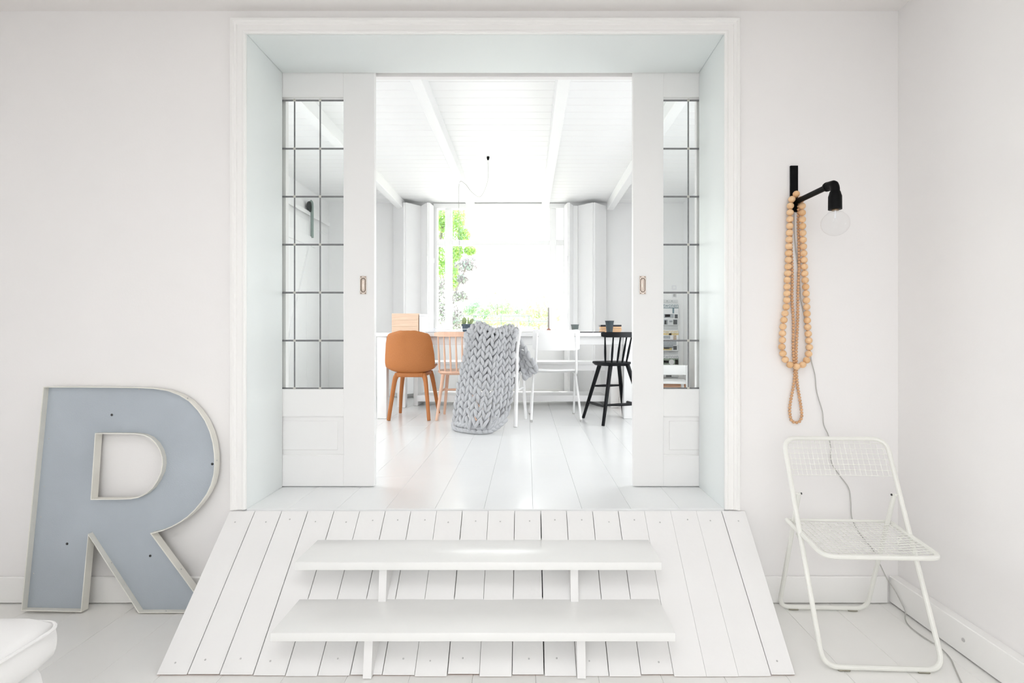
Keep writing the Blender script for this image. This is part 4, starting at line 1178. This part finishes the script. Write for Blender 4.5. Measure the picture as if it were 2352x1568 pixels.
# ------------------------------------------------------------------ ceiling cable
h1 = A(1121, 362, 307 * DB / (773 - 360)); h1.z = ZCD
h2 = A(1063, 412, 6.9); h2.x = -.62 * kb; h2.z = bz
low = A(1104, 451, (h1.y + h2.y) / 2 / S)
cb = thing('ceiling_cable', h1, 'thin white cable swagged between two ceiling hooks above the table', 'cable')
q = MB(); q.tube(cr([h1 + Vector((0, 0, -.03)), h1.lerp(low, .45) + Vector((.03, 0, -.05)), low, low.lerp(h2, .4) + Vector((.0, 0, -.02)), h2 + Vector((.06, 0, -.03)), h2 + Vector((0, 0, -.03)), h2 + Vector((-.004, 0, -.35)), h2 + Vector((.004, 0, -.75)), h2 + Vector((0, 0, -1.05))], 7), .0022, 6); obj('cable', q, 'cord_grey', cb)
q = MB(); q.lathe([(0, -.032), (.008, -.03), (.013, -.012), (.013, 0), (0, 0)], h1, 10); obj('ceiling_hook', q, 'black_metal', cb, label='small black ceiling hook')
q = MB(); q.lathe([(0, -.03), (.004, -.03), (.006, 0), (0, 0)], h2, 8); obj('ceiling_hook', q, 'window_white', cb)

# ------------------------------------------------------------------ magazine rack on the far wall
MX = lambda px: (px - 1210) * KX
MZ = lambda py: CZ - (py - 773) * KX
mr = thing('magazine_rack', (MX(1537), YF, MZ(890)), 'clear acrylic magazine rack on the far wall, seen through the right leaded panes', 'magazine rack')
q = MB(); q.box(MX(1515), MX(1557), YF - .006, YF - .001, MZ(905), MZ(688), .001); obj('back_panel', q, 'acrylic', mr)
for yb_2 in (747, 806, 865, 905):
    q = MB(); q.box(MX(1515), MX(1557), YF - .045, YF - .041, MZ(yb_2), MZ(yb_2 - 14), .001); q.box(MX(1515), MX(1557), YF - .041, YF - .006, MZ(yb_2), MZ(yb_2) + .003, .0008)
    obj('pocket', q, 'acrylic', mr)
for px in (1532, 1543):
    q = MB(); q.ball((MX(px), YF - .007, MZ(691)), .006, .003, .006, n=8, m=5); obj('screw', q, 'steel', mr)
def text_mesh(s, size):
    c = bpy.data.curves.new('title', 'FONT'); c.body = s; c.size = size; c.extrude = .0003; c.align_x = 'LEFT'
    o = bpy.data.objects.new('title', c); COL.objects.link(o)
    bpy.context.view_layer.update()
    me = bpy.data.meshes.new_from_object(o.evaluated_get(bpy.context.evaluated_depsgraph_get()))
    bpy.data.objects.remove(o); bpy.data.curves.remove(c)
    return me
def magazine(y0, y1, label, tcol, blocks, tilt_=0.0):
    x0, x1 = 1516.5, 1557
    t = thing('magazine', (MX(1537), YF - .02, MZ(y1)), label, 'magazine', 'magazines in the wall rack')
    q = MB(); q.box(MX(x0), MX(x1), YF - .030, YF - .022, MZ(y1), MZ(y0), .0008); cv = obj('cover', q, 'paper', t)
    for (a, b, c, d_, m) in blocks:
        q = MB(); q.box(MX(a), MX(b), YF - .0308, YF - .0298, MZ(lerp(y0, y1, d_)), MZ(lerp(y0, y1, c))); obj('printed_picture', q, m, cv)
    me = text_mesh('vtwonen', .058); me.materials.clear(); me.materials.append(MATS[tcol])
    w = max(v.co.x for v in me.vertices); sc2 = (MX(x1) - MX(x0)) * .96 / w
    o = inst('title', me, cv, (MX(x0) + .004, YF - .0312, MZ(lerp(y0, y1, .17))), (R(90), 0, 0), (sc2, sc2 * 1.15, 1))
    return t
magazine(697, 747, 'upper magazine in the wall rack with a blue-grey cover', 'print_teal', [(1517, 1557, .19, .22, 'print_teal'), (1524, 1546, .48, .66, 'print_grey'), (1526, 1538, .50, .62, 'print_dark'), (1543, 1547, .20, .45, 'print_teal'), (1548, 1555, .50, .68, 'print_dark'), (1524, 1532, .74, .97, 'print_grey'), (1525, 1529, .78, .95, 'print_dark'), (1545, 1554, .74, .96, 'print_dark'), (1536, 1543, .78, .86, 'print_grey')])
magazine(757, 806, 'middle magazine in the wall rack with a pale yellow cover', 'print_yellow', [(1517, 1557, .17, .25, 'print_yellow'), (1535, 1541, .16, .26, 'print_beige'), (1519, 1538, .28, .42, 'print_grey'), (1545, 1552, .26, .48, 'print_beige'), (1517, 1545, .48, .85, 'print_grey'), (1519, 1542, .82, .96, 'print_yellow'), (1524, 1536, .84, .9, 'print_beige'), (1545, 1552, .55, .72, 'print_grey'), (1545, 1553, .76, .94, 'print_dark')])
magazine(814, 865, 'lower magazine in the wall rack with a round white motif', 'print_grey', [(1517, 1557, .17, .45, 'print_green'), (1523, 1535, .26, .38, 'print_dark'), (1549, 1556, .22, .44, 'print_teal'), (1528, 1541, .92, 1.0, 'print_dark')])
q = MB(); q.lathe([(0, 0), (.034, 0), (.034, .001), (0, .001)], (MX(1541), YF - .0305, MZ(831)), 20, M=Matrix.Rotation(R(90), 4, 'X')); 
lowm = [o for o in bpy.data.objects if o.get('label', '').startswith('lower magazine')][0]
obj('printed_picture', q, 'paper', lowm)
q = MB(); q.box(MX(1528), MX(1553), YF - .030, YF - .022, MZ(904), MZ(868), .0008)
fld = thing('magazine', (MX(1540), YF - .02, MZ(904)), 'plain white booklet in the lowest pocket of the wall rack', 'magazine', 'magazines in the wall rack')
obj('cover', q, 'paper', fld)
for (y0_, y1_, lb) in ((655.5, 665, 'white light switch on the far wall, upper one above the magazines'), (673, 683, 'white wall socket just above the magazine rack')):
    t = thing('wall_switch', (MX(1548), YF, MZ(y1_)), lb, 'switch')
    q = MB(); q.box(MX(1543.5), MX(1553), YF - .009, YF - .0005, MZ(y1_), MZ(y0_), .002); pl = obj('plate', q, 'white_china', t)
    q = MB(); q.box(MX(1545.5), MX(1551), YF - .012, YF - .009, MZ(y1_ - 2), MZ(y0_ + 2), .002); obj('rocker', q, 'white_paint' if y0_ < 660 else 'screw_grey', pl)

# small white chair, crate and wooden stool near the right corner
kc = thing('child_chair', (1.475, 5.62, ZU), 'small white wooden chair below the magazine rack', 'chair', rotz=R(-8), local=True)
for sx in (-1, 1):
    q = taper((sx * .17, .0, .465), (sx * .18, -.02, .0015), .016, .015); obj('back_leg', q, 'white_paint', kc)
    q = taper((sx * .165, .30, .27), (sx * .175, .32, .0015), .016, .015); obj('front_leg', q, 'white_paint', kc)
q = MB(); q.box(-.185, .185, -.008, .014, .365, .465, .005, seg=2); obj('back_rail', q, 'white_paint', kc)
q = MB(); q.box(-.19, .19, .01, .34, .27, .295, .006, seg=2); obj('seat', q, 'white_paint', kc)
crt = thing('wooden_crate', (1.62, 6.35, ZU), 'low wooden crate with a handle slot on the floor under the magazine rack', 'crate')
for k in range(2):
    q = MB(); q.box(1.42, 1.82, 6.22, 6.232, ZU + .001 + k * .10, ZU + .098 + k * .10, .001); obj('slat', q, 'copper_wood', crt)
    q = MB(); q.box(1.42, 1.82, 6.50, 6.512, ZU + .001 + k * .10, ZU + .098 + k * .10, .001); obj('slat', q, 'copper_wood', crt)
for xx in (1.42, 1.808):
    q = MB(); q.box(xx, xx + .012, 6.2325, 6.4995, ZU + .001, ZU + .215, .001); obj('end_board', q, 'copper_wood', crt)
q = MB(); q.box(1.4325, 1.807, 6.2325, 6.4995, ZU + .003, ZU + .012); obj('base', q, 'copper_wood', crt)
q = MB(); q.box(1.73, 1.79, 6.2185, 6.221, ZU + .165, ZU + .180, .001); obj('slot_shade', q, 'dark_screw', crt)  # slot is not cut: a dark strip paints the shade inside
ws = thing('low_stool', (1.18, 5.78, ZU), 'light wooden low stool half hidden by the right sliding door', 'stool')
for (xx, yy_) in ((1.045, 5.69), (1.22, 5.69), (1.045, 5.92), (1.22, 5.92)):
    q = MB(); q.box(xx - .014, xx + .014, yy_ - .014, yy_ + .014, ZU + .001, ZU + .30, .003); obj('leg', q, 'light_wood', ws)
q = MB(); q.box(1.02, 1.245, 5.66, 5.95, ZU + .30, ZU + .325, .006, seg=2); obj('seat', q, 'light_wood', ws)
q = MB(); q.box(1.015, 1.055, 5.672, 5.95, ZU + .10, ZU + .14, .008, seg=2); obj('stretcher', q, 'light_wood', ws)

# ------------------------------------------------------------------ garden
mb = MB(); mb.box(-45, 45, 13.4, 110, -.6, -.1)
struct('ground', mb, 'lawn', 'sunlit pale lawn beyond the terrace', 'ground')
mb = MB(); mb.box(-45, 45, -45, 13.39, -.7, -.11)  # unseen ground, added to cut light bounced up to the ceilings
struct('bounce_ground', mb, 'neutral_ground', 'neutral grey ground added around the house to limit bounce light', 'ground')
mb = MB(); mb.box(-6, 6, YF + .13, 13.4, -.1, ZU - .06)
struct('terrace', mb, 'terrace', 'pale terrace outside the window', 'terrace')
ry = 15.2; rr_ = thing('railing', A(1160, 773, ry), 'thin metal railing at the edge of the terrace', 'railing')
rr_.location.z = ZU - .06; BASE[rr_] = rr_.location.copy()
q = MB(); a = A(1060, 724, ry); b = A(1218, 725.5, ry); q.tube([a, b], .009, 6); obj('top_rail', q, 'rail_metal', rr_)
q = MB(); a = A(1042, 735, ry); b = A(1265, 737.5, ry); q.tube([a, b], .009, 6); obj('lower_rail', q, 'rail_metal', rr_)
for px in (1089, 1151, 1215):
    q = MB(); a = A(px, 725, ry); q.tube([(a.x, a.y, ZU - .06), a], .009, 6); obj('post', q, 'rail_metal', rr_)
def foliage(centers, n, size, mats_):
    q = MB()
    for k in range(n):
        c, r = random.choice(centers)
        v = Vector((random.gauss(0, 1), random.gauss(0, 1), random.gauss(0, 1))).normalized() * random.random() ** .4
        p = c + Vector((v.x * r[0], v.y * r[1], v.z * r[2]))
        a = Vector((random.gauss(0, 1), random.gauss(0, 1), random.gauss(0, 1))).normalized(); b = a.orthogonal().normalized()
        L = size * random.uniform(.6, 1.3)
        q.add([p - a * L, p + b * L * .42, p + a * L, p - b * L * .42], [(0, 1, 2), (0, 2, 3)], random.randrange(len(mats_)))
    return q
def tree(name, label, centers, n, size, mats_, trunk, group=None):
    base = Vector(trunk[0])
    t = thing(name, base, label, 'tree' if 'tree' in name else 'shrub', group)
    o = obj('foliage', foliage(centers, n, size, mats_), mats_, t, 0, kind='stuff')
    q = MB(); q.tube(cr(trunk, 4), [lerp(trunk_r, trunk_r * .35, i / (4 * (len(trunk) - 1))) for i in range(4 * (len(trunk) - 1) + 1)], 8); obj('trunk', q, 'bark', t)
    return t
trunk_r = .07
dT = 19.5
cs = [(A(1010, 500, dT), (0.264, 0.500, 0.420)), (A(1030, 520, dT), (0.336, 0.500, 0.480)), (A(1050, 500, dT), (0.264, 0.400, 0.360)), (A(1010, 600, dT), (0.240, 0.400, 0.540)), (A(1038, 610, dT), (0.240, 0.400, 0.504)), (A(1048, 575, dT), (0.192, 0.400, 0.300)), (A(1080, 575, dT), (0.168, 0.300, 0.120)), (A(1065, 540, dT), (0.180, 0.300, 0.240)), (A(990, 480, dT), (0.480, 0.500, 0.600)), (A(970, 560, dT), (0.600, 0.600, 1.080)), (A(1045, 640, dT), (0.120, 0.300, 0.360))]
tree('garden_tree', 'bright green tree at the left side of the window view', cs, 5200, .06, ['leaf_lime', 'leaf_pale'], [Vector((A(985, 773, dT).x, dT * S, -.1)), A(1000, 650, dT), A(1012, 545, dT), A(1025, 480, dT)])
trunk_r = .03
dT = 17.4
cs = [(A(1012, 690, dT), (0.216, 0.400, 0.600)), (A(1040, 700, dT), (0.168, 0.400, 0.600)), (A(1050, 730, dT), (0.192, 0.400, 0.240)), (A(1066, 610, dT), (0.264, 0.300, 0.168)), (A(1080, 606, dT), (0.216, 0.300, 0.192)), (A(1062, 640, dT), (0.144, 0.300, 0.144)), (A(1058, 680, dT), (0.192, 0.300, 0.144)), (A(990, 720, dT), (0.360, 0.400, 0.600)), (A(1012, 720, dT), (0.2, 0.4, 0.4)), (A(1044, 745, dT), (0.2, 0.4, 0.2)), (A(1010, 655, dT), (0.14, 0.4, 0.3))]
tree('garden_shrub', 'loose purplish shrub below the green tree outside', cs, 2600, .042, ['leaf_plum', 'leaf_plum', 'leaf_far'], [Vector((A(1030, 773, dT).x, dT * S, -.1)), A(1032, 720, dT), A(1055, 650, dT), A(1075, 605, dT)])
trunk_r = .12
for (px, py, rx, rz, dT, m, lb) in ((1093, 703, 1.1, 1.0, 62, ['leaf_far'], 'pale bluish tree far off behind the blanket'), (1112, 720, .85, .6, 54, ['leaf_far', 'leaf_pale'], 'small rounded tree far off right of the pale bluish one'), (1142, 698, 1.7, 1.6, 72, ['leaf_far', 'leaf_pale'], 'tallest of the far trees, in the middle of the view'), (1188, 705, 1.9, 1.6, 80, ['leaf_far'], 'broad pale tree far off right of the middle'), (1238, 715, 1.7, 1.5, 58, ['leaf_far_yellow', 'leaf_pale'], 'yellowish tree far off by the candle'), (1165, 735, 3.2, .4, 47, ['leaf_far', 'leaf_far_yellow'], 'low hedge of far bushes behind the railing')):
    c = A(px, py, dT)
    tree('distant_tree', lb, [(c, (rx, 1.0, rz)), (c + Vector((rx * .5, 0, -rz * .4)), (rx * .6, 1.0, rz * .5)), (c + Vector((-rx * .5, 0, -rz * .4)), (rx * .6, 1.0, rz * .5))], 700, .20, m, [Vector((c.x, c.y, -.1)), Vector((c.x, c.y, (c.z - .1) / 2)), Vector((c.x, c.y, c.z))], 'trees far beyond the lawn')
